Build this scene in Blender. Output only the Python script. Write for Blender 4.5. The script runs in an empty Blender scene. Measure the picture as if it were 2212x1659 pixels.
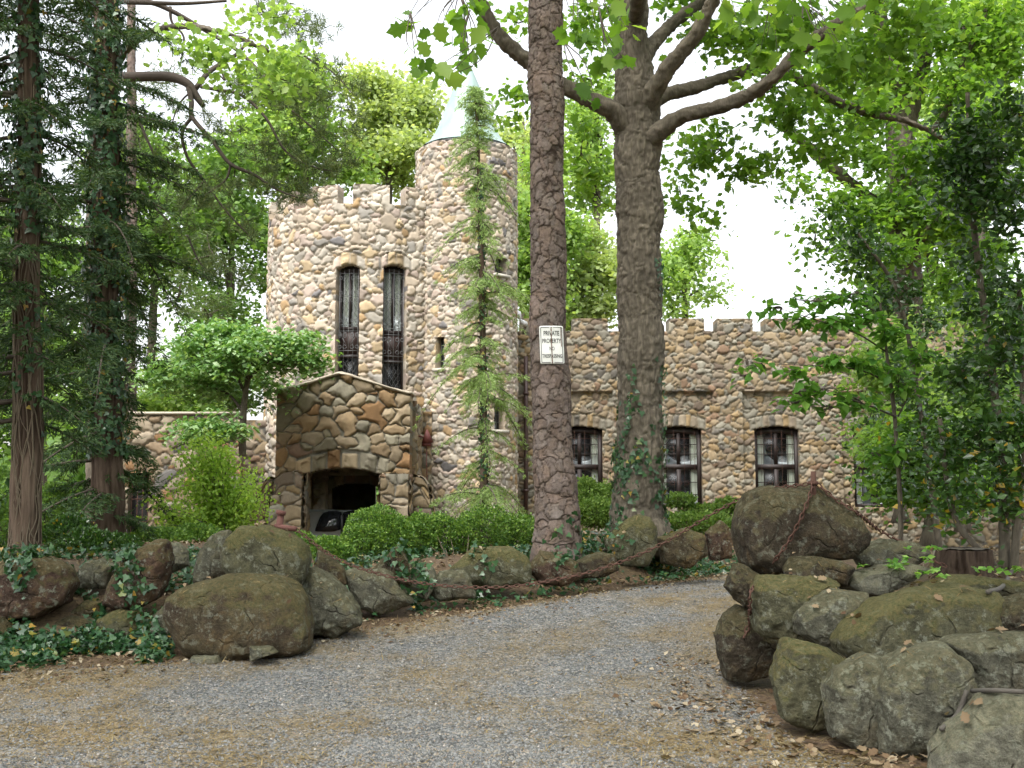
import bpy, bmesh, math, random
import numpy as np
from mathutils import Vector, Matrix
from mathutils.bvhtree import BVHTree

SC = bpy.context.scene
COL = SC.collection
# ---------------------------------------------------------------- camera, sky, sun, exposure
F = 2372.0                       # focal length in units of the 2212-wide working frame
EYE = 1.6
PITCH = math.atan((1090 - 829.5) / F)
cam = bpy.data.cameras.new('camera'); camo = bpy.data.objects.new('camera', cam); COL.objects.link(camo)
cam.sensor_width = 36; cam.lens = 36 * F / 2212; cam.clip_end = 2000; cam.clip_start = 0.05
camo.location = (0, 0, EYE); camo.rotation_euler = (math.pi / 2 + PITCH, 0, 0)
SC.camera = camo
SUN_EL, SUN_AZ = math.radians(58), math.radians(205)     # azimuth clockwise from +Y: behind the camera, a little to the left
w = bpy.data.worlds.new('World'); SC.world = w; w.use_nodes = True
wn = w.node_tree; bgn = wn.nodes['Background']
sky = wn.nodes.new('ShaderNodeTexSky'); sky.sky_type = 'NISHITA'; sky.sun_disc = False
sky.sun_elevation = SUN_EL; sky.sun_rotation = SUN_AZ; sky.dust_density = 4; sky.air_density = 1.5
hs = wn.nodes.new('ShaderNodeHueSaturation'); hs.inputs['Saturation'].default_value = 0.22
wn.links.new(sky.outputs[0], hs.inputs['Color']); wn.links.new(hs.outputs[0], bgn.inputs[0])
bgn.inputs[1].default_value = 0.15
sl = bpy.data.lights.new('sun', 'SUN'); sl.energy = 1.0; sl.angle = math.radians(25); sl.color = (1, .95, .87)
so = bpy.data.objects.new('sun', sl); COL.objects.link(so)
sd = Vector((math.sin(SUN_AZ) * math.cos(SUN_EL), math.cos(SUN_AZ) * math.cos(SUN_EL), math.sin(SUN_EL)))
so.rotation_euler = sd.to_track_quat('Z', 'Y').to_euler()
SC.view_settings.view_transform = 'Standard'; SC.view_settings.look = 'None'
SC.view_settings.exposure = 1.6; SC.view_settings.gamma = 1
SC.cycles.max_bounces = 7; SC.cycles.diffuse_bounces = 3; SC.cycles.glossy_bounces = 2
SC.cycles.transmission_bounces = 4; SC.cycles.transparent_max_bounces = 8
SC.cycles.use_adaptive_sampling = True; SC.cycles.adaptive_threshold = 0.02
SC.cycles.caustics_reflective = False; SC.cycles.caustics_refractive = False

# ---------------------------------------------------------------- helpers
def P(u, v, d):
    x = (u - 1106) / F; y = (829.5 - v) / F
    c, s = math.cos(PITCH), math.sin(PITCH)
    k = d / (c - y * s)
    return np.array([x * k, d, EYE + (s + y * c) * k])
def PX(px, d): return px * d / F
def crop(ox, oy, k): return lambda a, b: (ox + a * k, oy + b * k)
CL = crop(0, 1084.3, .3677); CM = crop(677.7, 1016.5, .3064); CW = crop(1084.3, 610, .3677); CR = crop(1491, 982.7, .4076)
C6 = crop(0, 0, .3677)

def smooth01(a, b, x):
    t = np.clip((x - a) / (b - a), 0, 1); return t * t * (3 - 2 * t)
def _hash(ix, iy, iz, seed):
    h = (ix.astype(np.int64) * 374761393 + iy.astype(np.int64) * 668265263 + iz.astype(np.int64) * 2147483647 + seed * 1274126177) & 0xFFFFFFFF
    h = ((h ^ (h >> 13)) * 1274126177) & 0xFFFFFFFF
    h = ((h ^ (h >> 15)) * 2246822519) & 0xFFFFFFFF
    return ((h ^ (h >> 16)) & 0xFFFFFF) / float(0xFFFFFF)
def vnoise(p, seed=0):
    p = np.asarray(p, float); i = np.floor(p); f = p - i; f = f * f * (3 - 2 * f); i = i.astype(np.int64)
    r = 0
    for dx in (0, 1):
        for dy in (0, 1):
            for dz in (0, 1):
                wgt = (f[:, 0] if dx else 1 - f[:, 0]) * (f[:, 1] if dy else 1 - f[:, 1]) * (f[:, 2] if dz else 1 - f[:, 2])
                r = r + wgt * _hash(i[:, 0] + dx, i[:, 1] + dy, i[:, 2] + dz, seed)
    return r * 2 - 1
def fbm(p, oct=4, seed=0):
    r = 0; a = 1; p = np.asarray(p, float)
    for o in range(oct):
        r = r + a * vnoise(p, seed + o * 17); p = p * 2.03 + 11.3; a *= .5
    return r
def n2(x, y, sc, seed=0, oct=3):
    x = np.asarray(x, float); y = np.asarray(y, float)
    return fbm(np.stack([x * sc, y * sc, np.zeros_like(x) + seed * 3.7], 1), oct, seed)

def mesh_np(name, verts, faces, attrs=None, smooth=True):
    """verts (n,3); faces: list of (m,k) int arrays; attrs: {name: (n,) or (n,3)} on points"""
    verts = np.asarray(verts, np.float32)
    me = bpy.data.meshes.new(name)
    faces = [np.asarray(f, np.int32) for f in faces if len(f)]
    nl = sum(f.size for f in faces); nf = sum(len(f) for f in faces)
    me.vertices.add(len(verts)); me.vertices.foreach_set('co', verts.ravel())
    me.loops.add(nl); me.polygons.add(nf)
    me.loops.foreach_set('vertex_index', np.concatenate([f.ravel() for f in faces]))
    tot = np.concatenate([np.full(len(f), f.shape[1], np.int32) for f in faces])
    st = np.concatenate([[0], np.cumsum(tot)[:-1]]).astype(np.int32)
    me.polygons.foreach_set('loop_start', st); me.polygons.foreach_set('loop_total', tot)
    if smooth: me.polygons.foreach_set('use_smooth', np.ones(nf, bool))
    for k, a in (attrs or {}).items():
        a = np.asarray(a, np.float32)
        if a.ndim == 1:
            at = me.attributes.new(k, 'FLOAT', 'POINT'); at.data.foreach_set('value', a)
        else:
            at = me.attributes.new(k, 'FLOAT_COLOR', 'POINT')
            at.data.foreach_set('color', np.concatenate([a, np.ones((len(a), 1), np.float32)], 1).ravel())
    me.update(calc_edges=True); me.validate()
    return me
def join(parts):
    """list of (verts, [faces], {attrs}) -> one"""
    V = []; FA = []; A = {}; n = 0
    for v, fs, at in parts:
        V.append(v)
        FA += [np.asarray(f) + n for f in fs if len(f)]
        for k in at: A.setdefault(k, []).append(at[k])
        n += len(v)
    return np.concatenate(V), FA, {k: np.concatenate(a) for k, a in A.items()}
def put(name, me, m, parent=None, loc=None):
    o = bpy.data.objects.new(name, me); COL.objects.link(o)
    if m is not None:
        me.materials.clear()
        for q in (m if isinstance(m, (list, tuple)) else [m]): me.materials.append(q)
    if loc is not None: o.location = loc
    if parent is not None:
        o.parent = parent
        if loc is None:
            o.matrix_parent_inverse = Matrix.Translation(-Vector(parent.location))
    return o
def tag(o, label=None, cat=None, group=None, kind=None):
    if label: o['label'] = label
    if cat: o['category'] = cat
    if group: o['group'] = group
    if kind: o['kind'] = kind
    return o
def empty(name, loc, label=None, cat=None, group=None, rz=0, parent=None):
    o = bpy.data.objects.new(name, None); COL.objects.link(o); o.location = Vector(loc); o.rotation_euler = (0, 0, rz)
    o.empty_display_size = .2
    if parent is not None: o.parent = parent; o.location = Vector(loc) - Vector(parent.location)
    return tag(o, label, cat, group)
def centred(name, data, m, label, cat, group=None):
    """top-level single-mesh thing with its origin at the base centre"""
    v, f, a = data; v = np.asarray(v, float)
    c = np.array([(v[:, 0].min() + v[:, 0].max()) / 2, (v[:, 1].min() + v[:, 1].max()) / 2, v[:, 2].min()])
    o = put(name, mesh_np(name, v - c, f, a), m); o.location = c
    return tag(o, label, cat, group)

def spline(pts, k=6):
    """Catmull-Rom through rows of pts (any number of columns)"""
    p = np.asarray(pts, float)
    if len(p) < 3: return np.array([p[0] + (p[-1] - p[0]) * t for t in np.linspace(0, 1, k + 1)])
    q = np.vstack([2 * p[0] - p[1], p, 2 * p[-1] - p[-2]]); out = []
    for i in range(1, len(q) - 2):
        for t in np.linspace(0, 1, k, endpoint=False):
            a, b, c, d = q[i - 1], q[i], q[i + 1], q[i + 2]
            out.append(.5 * (2 * b + (c - a) * t + (2 * a - 5 * b + 4 * c - d) * t * t + (3 * b - a - 3 * c + d) * t ** 3))
    out.append(p[-1]); return np.array(out)
def frames(pts):
    T = np.gradient(pts, axis=0); T /= np.linalg.norm(T, axis=1)[:, None] + 1e-9
    ref = np.array([0, 1., 0]) if abs(T[0][1]) < .9 else np.array([1., 0, 0])
    A = np.zeros_like(pts); B = np.zeros_like(pts)
    for i in range(len(pts)):
        a = ref - T[i] * ref.dot(T[i]); a /= np.linalg.norm(a) + 1e-9
        A[i] = a; B[i] = np.cross(T[i], a); ref = a
    return T, A, B
def tube(pts, rad, seg=7):
    pts = np.asarray(pts, float); rad = np.broadcast_to(np.asarray(rad, float), (len(pts),)); n = len(pts)
    T, A, B = frames(pts)
    th = np.linspace(0, 2 * math.pi, seg, endpoint=False)
    v = pts[:, None] + rad[:, None, None] * (np.cos(th)[None, :, None] * A[:, None] + np.sin(th)[None, :, None] * B[:, None])
    i, j = np.meshgrid(np.arange(n - 1), np.arange(seg), indexing='ij'); i = i.ravel(); j = j.ravel(); j2 = (j + 1) % seg
    q = np.stack([i * seg + j, i * seg + j2, (i + 1) * seg + j2, (i + 1) * seg + j], 1)
    caps = [np.arange(seg)[None, ::-1], (np.arange(seg) + (n - 1) * seg)[None]]
    return v.reshape(-1, 3), [q] + caps, {}
def box(x0, x1, y0, y1, z0, z1):
    v = np.array([[x, y, z] for x in (x0, x1) for y in (y0, y1) for z in (z0, z1)], float)
    f = np.array([[0, 1, 3, 2], [4, 6, 7, 5], [0, 4, 5, 1], [2, 3, 7, 6], [0, 2, 6, 4], [1, 5, 7, 3]])
    return v, [f], {}
def boxes(*bs): return join([box(*b) for b in bs])
def prism(poly, y0, y1):
    """poly of (x,z) extruded along y"""
    n = len(poly); v = np.array([[x, y, z] for y in (y0, y1) for x, z in poly], float)
    i = np.arange(n); j = (i + 1) % n
    return v, [np.stack([i, j, j + n, i + n], 1), np.arange(n)[None, ::-1], (np.arange(n) + n)[None]], {}

# ---------------------------------------------------------------- materials
class Mt:
    def __init__(s, name):
        s.m = bpy.data.materials.new(name); s.m.use_nodes = True; s.t = s.m.node_tree
        s.b = s.t.nodes['Principled BSDF']; s.out = s.t.nodes['Material Output']
    def n(s, ty, **kw):
        nd = s.t.nodes.new(ty)
        for k, v in kw.items():
            if k.startswith('_'): setattr(nd, k[1:], v); continue
            key = int(k[1:]) if k[0] == 'i' and k[1:].isdigit() else k.replace('_', ' ')
            if hasattr(v, 'is_output'): s.t.links.new(v, nd.inputs[key])
            else: nd.inputs[key].default_value = v
        return nd
    def l(s, a, b): s.t.links.new(a, b)
    def set(s, **kw):
        for k, v in kw.items():
            k = k.replace('_', ' ')
            if hasattr(v, 'is_output'): s.l(v, s.b.inputs[k])
            else: s.b.inputs[k].default_value = v
        return s
    def ramp(s, fac, stops):
        r = s.n('ShaderNodeValToRGB', Fac=fac); e = r.color_ramp.elements
        while len(e) < len(stops): e.new(.5)
        for q, (p, c) in zip(e, stops): q.position = p; q.color = (*c, 1) if len(c) == 3 else c
        return r.outputs[0]
    def noise(s, scale, detail=4, rough=.6, vec=None, dist=0):
        kw = dict(Scale=scale, Detail=detail, Roughness=rough, Distortion=dist)
        if vec is not None: kw['Vector'] = vec
        return s.n('ShaderNodeTexNoise', **kw).outputs['Fac']
    def pos(s): return s.n('ShaderNodeTexCoord').outputs['Object']
    def attr(s, name, what='Fac'): return s.n('ShaderNodeAttribute', _attribute_name=name).outputs[what]
    def mix(s, fac, a, b, mode='MIX'):
        m = s.n('ShaderNodeMix', _data_type='RGBA', _blend_type=mode)
        for idx, v in ((0, fac), (6, a), (7, b)):
            if hasattr(v, 'is_output'): s.l(v, m.inputs[idx])
            else: m.inputs[idx].default_value = v if idx == 0 else (*v[:3], 1)
        return m.outputs[2]
    def math(s, op, a, b=0, c=0):
        m = s.n('ShaderNodeMath', _operation=op)
        for i, v in enumerate((a, b, c)):
            if hasattr(v, 'is_output'): s.l(v, m.inputs[i])
            else: m.inputs[i].default_value = v
        return m.outputs[0]
    def bump(s, h, strength=.4, dist=.02):
        return s.n('ShaderNodeBump', Height=h, Strength=strength, Distance=dist).outputs[0]
    def stretch(s, sx, sy, sz):
        return s.n('ShaderNodeMapping', Vector=s.pos(), Scale=(sx, sy, sz)).outputs[0]
def flat(name, col, rough=.6, metal=0, noise=0, scale=20):
    m = Mt(name)
    if noise:
        c = m.mix(m.noise(scale, 5), tuple(x * (1 - noise) for x in col), tuple(min(1, x * (1 + noise)) for x in col))
        m.set(Base_Color=c, Roughness=rough, Metallic=metal)
        m.set(Normal=m.bump(m.noise(scale * 3, 4), .2, .01))
    else: m.set(Base_Color=(*col, 1), Roughness=rough, Metallic=metal)
    return m.m
def leafmat(name, stops, trans=.45, tcol=1.8, rough=.5, spec=.35, yellow=1.0):
    """stops: ramp over the per-leaf random number; light passes through the blade"""
    m = Mt(name); r = m.attr('rnd')
    c = m.ramp(r, stops)
    c = m.mix(m.math('MULTIPLY', m.noise(1.1, 2), .5), c, (.6, .62, .5), 'MULTIPLY')
    m.set(Base_Color=c, Roughness=rough); m.b.inputs['Specular IOR Level'].default_value = spec
    t = m.n('ShaderNodeBsdfTranslucent', Color=m.mix(1.0, c, (tcol * yellow, tcol, tcol * .45), 'MULTIPLY'))
    mx = m.n('ShaderNodeMixShader', Fac=trans, i1=m.b.outputs[0], i2=t.outputs[0])
    m.l(mx.outputs[0], m.out.inputs[0]); return m.m
def stonemat(name, rough=.9):
    m = Mt(name); c = m.attr('col', 'Color')
    nz = m.noise(9, 6, .65); n2_ = m.noise(45, 4)
    c = m.mix(.55, c, m.ramp(nz, [(.3, (.62, .58, .52)), (.5, (1, 1, 1)), (.72, (1.25, 1.2, 1.1))]), 'MULTIPLY')
    m.set(Base_Color=c, Roughness=rough, Normal=m.bump(m.math('ADD', n2_, nz), .45, .015)); m.b.inputs['Specular IOR Level'].default_value = .2
    return m.m
def barkmat(name, sx, sz, spread=.4):
    m = Mt(name); c = m.attr('col', 'Color')
    nz = m.noise(1, 6, .7, m.stretch(sx, sx, sz))
    c = m.mix(.7, c, m.ramp(nz, [(.3, (1 - spread,) * 3), (.7, (1 + spread,) * 3)]), 'MULTIPLY')
    m.set(Base_Color=c, Roughness=.95, Normal=m.bump(nz, .6, .02)); m.b.inputs['Specular IOR Level'].default_value = .15
    return m.m
def bouldermat(name, c0, c1, moss=.5, lichen=.5, mosscol=(.045, .055, .018), rust=.3):
    m = Mt(name); p = m.pos()
    big = m.noise(1.7, 5, .65, p, .6); med = m.noise(6, 6, .7, p); fine = m.noise(38, 5, .7, p)
    c = m.mix(m.ramp(big, [(.35, (0,) * 3), (.65, (1,) * 3)]), c0, c1)
    c = m.mix(.9, c, m.ramp(med, [(.28, (.35, .35, .35)), (.5, (1, 1, 1)), (.72, (1.6, 1.55, 1.4))]), 'MULTIPLY')
    c = m.mix(.7, c, m.ramp(fine, [(.3, (.55, .55, .55)), (.7, (1.4, 1.4, 1.4))]), 'MULTIPLY')
    rs = m.ramp(m.noise(2.6, 6, .7, m.n('ShaderNodeMapping', Vector=p, Location=(7, 3, 1), Scale=(1, 1, .55)).outputs[0], .8), [(.52, (0,) * 3), (.64, (1,) * 3)])
    c = m.mix(m.math('MULTIPLY', rs, rust), c, (.19, .115, .045))
    ls = m.ramp(m.noise(14, 5, .75, m.n('ShaderNodeMapping', Vector=p, Location=(3, 9, 4)).outputs[0]), [(.54, (0,) * 3), (.61, (1,) * 3)])
    c = m.mix(m.math('MULTIPLY', ls, lichen * 1.35), c, (.24, .25, .20))
    gr = m.noise(130, 4, .75, p)
    c = m.mix(.6, c, m.ramp(gr, [(.3, (.55, .55, .55)), (.7, (1.45, 1.45, 1.45))]), 'MULTIPLY')
    vc = m.n('ShaderNodeTexVoronoi', _feature='DISTANCE_TO_EDGE', Vector=m.n('ShaderNodeMixRGB', Fac=.18, Color1=p, Color2=m.n('ShaderNodeTexNoise', Vector=p, Scale=5).outputs['Color']).outputs[0], Scale=2.1).outputs['Distance']
    crk = m.math('MULTIPLY', m.ramp(vc, [(.0, (1,) * 3), (.02, (0,) * 3)]), m.ramp(big, [(.48, (0,) * 3), (.6, (1,) * 3)]))
    c = m.mix(m.math('MULTIPLY', crk, .6), c, (.02, .016, .012))
    nz = m.n('ShaderNodeSeparateXYZ', Vector=m.n('ShaderNodeNewGeometry').outputs['Normal']).outputs[2]
    mk = m.ramp(m.math('ADD', nz, m.math('MULTIPLY', med, 1.3)), [(.75, (0,) * 3), (1.25 / 1.3, (1,) * 3)])
    mcol = m.mix(m.ramp(fine, [(.35, (0,) * 3), (.65, (1,) * 3)]), mosscol, (.125, .10, .04))
    c = m.mix(m.math('MULTIPLY', mk, moss), c, mcol)
    h = m.math('SUBTRACT', m.math('ADD', m.math('MULTIPLY', med, 1.0), m.math('ADD', m.math('MULTIPLY', fine, .4), m.math('MULTIPLY', gr, .12))), m.math('MULTIPLY', crk, .5))
    m.set(Base_Color=c, Roughness=.92, Normal=m.bump(h, .9, .05)); m.b.inputs['Specular IOR Level'].default_value = .2
    return m.m

M = {}
M['stone'] = stonemat('fieldstone_wall')
M['porch_stone'] = stonemat('porch_boulders')
M['pine_bark'] = barkmat('pine_bark', 30, 18, .35)
M['oak_bark'] = barkmat('oak_bark', 40, 6, .4)
M['cedar_bark'] = barkmat('cedar_bark', 60, 3, .45)
M['twig'] = flat('twig_bark', (.075, .058, .045), .9, 0, .35, 30)
M['vine'] = flat('vine_bark', (.13, .10, .07), .9, 0, .3, 40)
M['grey_twig'] = flat('grey_twig_bark', (.085, .075, .064), .9, 0, .35, 30)
M['iron'] = flat('rusty_iron', (.085, .04, .028), .85, .2, .5, 90)
M['black_iron'] = flat('weathered_iron', (.16, .165, .17), .5, .6)
M['frame'] = flat('dark_brown_paint', (.016, .009, .008), .6, 0, .2, 30)
M['panel'] = flat('brown_panel_paint', (.035, .018, .015), .55, 0, .2, 30)
M['curtain'] = flat('pale_curtain', (.62, .63, .56), .9, 0, .12, 14)
M['dark'] = flat('unlit_interior', (.012, .011, .010), .9)
M['copper'] = None
m = Mt('verdigris_copper'); c = m.ramp(m.noise(3, 5, .6, m.stretch(1, 1, .25)), [(.3, (0.198, 0.290, 0.264)), (.7, (0.304, 0.396, 0.363))])
m.set(Base_Color=c, Roughness=.45, Metallic=0.1, Normal=m.bump(m.noise(6, 3), .1, .02)); M['copper'] = m.m
m = Mt('window_glass'); gl = m.n('ShaderNodeBsdfGlossy', Color=(.9, .95, 1, 1), Roughness=.35); tr = m.n('ShaderNodeBsdfTransparent', Color=(.95, .97, .96, 1))
fr = m.n('ShaderNodeFresnel', IOR=1.5)
mx = m.n('ShaderNodeMixShader', Fac=m.math('MULTIPLY', fr.outputs[0], .4), i1=tr.outputs[0], i2=gl.outputs[0]); m.l(mx.outputs[0], m.out.inputs[0]); M['glass'] = m.m
M['boulder_brown'] = bouldermat('brown_boulder', (0.051, 0.036, 0.025), (0.090, 0.075, 0.045), .55, .3, rust=.4)
M['boulder_grey'] = bouldermat('grey_boulder', (0.072, 0.069, 0.051), (0.120, 0.117, 0.090), .35, .5, rust=.15)
M['boulder_moss'] = bouldermat('mossy_boulder', (0.060, 0.057, 0.033), (0.102, 0.099, 0.063), .8, .4, rust=.1)
M['boulder_red'] = bouldermat('red_brown_boulder', (0.051, 0.030, 0.023), (0.090, 0.060, 0.045), .5, .45, rust=.25)
M['boulder_light'] = bouldermat('pale_boulder', (0.132, 0.129, 0.099), (0.186, 0.180, 0.141), .35, .4, rust=.08)
M['boulder_dark'] = bouldermat('dark_boulder', (0.033, 0.024, 0.019), (0.057, 0.047, 0.031), .35, .25, rust=.2)
M['leaf_bright'] = leafmat('bright_leaves', [(0, (.20, .33, .09)), (.5, (.30, .45, .14)), (1, (.43, .56, .22))], .5, 1.5)
M['leaf_yellow'] = leafmat('yellow_green_leaves', [(0, (.31, .40, .16)), (.5, (.42, .52, .24)), (1, (.54, .62, .32))], .5, 1.4)
M['leaf_oak'] = leafmat('oak_leaves', [(0, (.08, .17, .03)), (.6, (.15, .28, .045)), (1, (.26, .38, .08))], .5, 1.8)
M['leaf_mid'] = leafmat('mid_green_leaves', [(0, (.11, .21, .055)), (.6, (.19, .32, .09)), (1, (.28, .42, .13))], .45, 1.6)
M['leaf_dogwood'] = leafmat('dogwood_leaves', [(0, (.10, .22, .06)), (.6, (.20, .36, .12)), (1, (.40, .55, .30))], .35, 1.5, .45, .5)
M['leaf_holly'] = leafmat('holly_leaves', [(0, (.02, .055, .012)), (.7, (.045, .11, .02)), (.985, (.09, .18, .03)), (1, (.45, .30, .03))], .25, 1.8, .3, .6)
M['leaf_beech'] = leafmat('beech_leaves', [(0, (.10, .24, .05)), (.6, (.18, .36, .08)), (1, (.33, .50, .14))], .45, 1.8, .45, .4)
M['leaf_box'] = leafmat('boxwood_leaves', [(0, (0.061, 0.135, 0.027)), (.6, (0.135, 0.257, 0.047)), (1, (0.297, 0.432, 0.088))], .3, 1.6, .45, .4)
M['leaf_lime'] = leafmat('lime_shrub_leaves', [(0, (.20, .34, .05)), (.6, (.30, .46, .08)), (1, (.42, .56, .13))], .45, 1.6)
M['leaf_ivy'] = leafmat('ivy_leaves', [(0, (.018, .06, .022)), (.6, (.04, .11, .045)), (.93, (.085, .17, .07)), (.97, (.3, .26, .05)), (1, (.4, .22, .04))], .2, 1.6, .32, .55)
M['needle_dark'] = leafmat('dark_conifer_needles', [(0, (.026, .055, .022)), (.6, (.05, .098, .036)), (1, (.105, .15, .06))], .25, 1.5, .6, .2)
M['needle_pine'] = leafmat('pine_needles', [(0, (0.075, 0.112, 0.053)), (.6, (0.128, 0.180, 0.075)), (1, (0.225, 0.255, 0.120))], .25, 1.4, .6, .2)
M['needle_light'] = leafmat('cypress_needles', [(0, (.17, .27, .09)), (.6, (.28, .40, .15)), (1, (.40, .50, .22))], .35, 1.5, .6, .2)
M['needle_juniper'] = leafmat('juniper_needles', [(0, (.08, .15, .03)), (.6, (.15, .25, .055)), (1, (.24, .34, .09))], .3, 1.5, .6, .2)
M['litter'] = leafmat('dry_leaves', [(0, (.09, .05, .03)), (.4, (.19, .125, .075)), (.8, (.30, .225, .145)), (1, (.44, .37, .28))], .15, 1.0, .7, .25)
M['straw'] = leafmat('dry_pine_straw', [(0, (.14, .095, .042)), (.6, (.225, .165, .078)), (1, (.33, .26, .14))], .1, 1.0, .7, .2)
m = Mt('loose_gravel'); c = m.ramp(m.attr('rnd'), [(0, (.055, .057, .058)), (.45, (.138, .138, .136)), (.75, (.20, .203, .205)), (.9, (.24, .205, .155)), (.97, (.17, .12, .09)), (1, (.36, .34, .32))])
m.set(Base_Color=c, Roughness=.85); M['pebble'] = m.m
m = Mt('gravel_bed'); p = m.pos()
vo = m.n('ShaderNodeTexVoronoi', Vector=p, Scale=42); v2 = m.n('ShaderNodeTexVoronoi', Vector=p, Scale=85)
g = m.ramp(m.n('ShaderNodeSeparateColor', Color=vo.outputs['Color']).outputs[0], [(0, (.055, .06, .065)), (.5, (.135, .134, .13)), (.85, (.19, .19, .19)), (1, (.29, .26, .22))])
s2 = m.ramp(m.noise(60, 5, .75, p), [(.3, (.10, .07, .036)), (.5, (.185, .135, .068)), (.72, (.27, .215, .125))])
c = m.mix(m.attr('straw'), g, s2)
c = m.mix(.5, c, m.ramp(m.noise(7, 5, .7, p), [(.3, (.6, .6, .6)), (.7, (1.2, 1.2, 1.2))]), 'MULTIPLY')
m.set(Base_Color=c, Roughness=.95, Normal=m.bump(m.math('ADD', m.math('MULTIPLY', vo.outputs['Distance'], -1.), m.noise(90, 3)), .7, .02)); M['gravel'] = m.m
m = Mt('forest_floor'); p = m.pos()
c = m.ramp(m.noise(24, 6, .75, p), [(.28, (.035, .022, .014)), (.48, (.10, .062, .035)), (.62, (.17, .115, .06)), (.78, (.25, .18, .10))])
c = m.mix(m.ramp(m.noise(1.3, 4, .6, p), [(.52, (0,) * 3), (.75, (.6,) * 3)]), c, (.045, .06, .02))
m.set(Base_Color=c, Roughness=.95, Normal=m.bump(m.noise(40, 5, .7, p), .8, .03)); M['floor'] = m.m
# ---------------------------------------------------------------- ground and driveway
LX = np.array([-40, -12, -4.66, -3.1, -2.1, -1.6, -.56, .53, 1.86, 3.2, 6, 10, 20, 60]); LY = np.array([7, 8.8, 10, 10.45, 11.1, 11.7, 12.5, 13.4, 15, 16.5, 18.8, 20.5, 22, 24])
RY = np.array([-40, 0, 4, 6.3, 7.1, 8, 10.3, 12.3, 13.2, 14, 15.2, 16.5, 18, 19, 60]); RX = np.array([9, 6, 3.6, 2.5, 2.15, 1.98, 2.05, 2.5, 3.2, 4.2, 6, 9, 16, 25, 70])
PY = np.array([-50, 7.5, 9, 10.5, 12, 13.5, 16.5, 20, 27, 45, 80, 400]); PZ = np.array([0, 0, .05, .17, .36, .5, .56, .45, -.27, -.4, .5, 6])
def bank_l(x, y): return (y - np.interp(x, LX, LY)) * .78
def bank_r(x, y): return x - np.interp(y, RY, RX)
def ground_z(x, y):
    x = np.asarray(x, float); y = np.asarray(y, float)
    z = np.interp(y, PY, PZ)
    z = z + (.34 + .26 * smooth01(0, 1.6, x) + .12 * smooth01(-2.4, -3.6, x)) * smooth01(.25, 1.9, bank_l(x, y)) * (1 - smooth01(16, 24, y))
    z = z + .8 * smooth01(1.0, 2.5, bank_r(x, y)) * (1 - .8 * smooth01(11, 17, y)) * smooth01(5, 7.2, y)
    near = np.minimum(np.abs(bank_l(x, y)), np.abs(bank_r(x, y)))
    off = np.maximum(bank_l(x, y), bank_r(x, y))
    z = z + .10 * n2(x, y, .45, 3) * smooth01(0, 1.5, off) + .02 * n2(x, y, 1.6, 5)
    return z
k = np.linspace(-6.1, 6.1, 420)
gx = 1.6 * np.sinh(k); gy = 11 + 1.6 * np.sinh(k)
X, Y = np.meshgrid(gx, gy); Zg = ground_z(X.ravel(), Y.ravel())
n = len(k); i, j = np.meshgrid(np.arange(n - 1), np.arange(n - 1)); i = i.ravel(); j = j.ravel()
qs = np.stack([j * n + i, j * n + i + 1, (j + 1) * n + i + 1, (j + 1) * n + i], 1)
gv = np.stack([X.ravel(), Y.ravel(), Zg], 1)
ground = put('ground', mesh_np('ground', gv, [qs]), M['floor']); tag(ground, 'brown leaf littered woodland floor around the driveway', 'ground', kind='structure')

xs = np.arange(-9, 16, .06); ys = np.arange(.5, 21.5, .06)
X, Y = np.meshgrid(xs, ys); x = X.ravel(); y = Y.ravel(); nx, ny = len(xs), len(ys)
edge = np.minimum(-bank_l(x, y), -bank_r(x, y)) + .10 * n2(x, y, 1.5, 8)
def straw_mask(x, y):
    wl = -bank_l(x, y); wr = -bank_r(x, y)
    f = wl / np.maximum(wl + wr, .1)
    lane = np.zeros_like(f)
    for c0, wd, a in ((0.0, .13, .75), (.5, .13, .5), (1.0, .28, .85)):
        lane = np.maximum(lane, a * np.exp(-((f - c0) / wd) ** 2))
    lane = np.maximum(lane, .7 * smooth01(-1.2, -3.2, x) * smooth01(6.6, 8.4, y))
    return np.clip(lane + .6 * n2(x * .6 + y * .5, y - x * .4, .9, 21, 4) + .25 * n2(x, y, 4.5, 23, 3) - .10, 0, 1)
z = ground_z(x, y) + .03 * smooth01(-.05, .35, edge) - .012 + .006 * n2(x, y, 6, 2)
idx = np.arange(nx * ny).reshape(ny, nx)
qs = np.stack([idx[:-1, :-1].ravel(), idx[:-1, 1:].ravel(), idx[1:, 1:].ravel(), idx[1:, :-1].ravel()], 1)
qs = qs[(edge[qs] > -.03).all(1)]
used = np.unique(qs); rem = np.full(nx * ny, -1); rem[used] = np.arange(len(used))
drive = put('driveway', mesh_np('driveway', np.stack([x, y, z], 1)[used], [rem[qs]], {'straw': straw_mask(x, y)[used]}), M['gravel'])
tag(drive, 'grey gravel driveway streaked with tan pine straw', 'driveway', kind='structure')
def drive_z(x, y):
    e = np.minimum(-bank_l(x, y), -bank_r(x, y))
    return ground_z(x, y) + .03 * smooth01(-.05, .35, e) - .012

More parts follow.
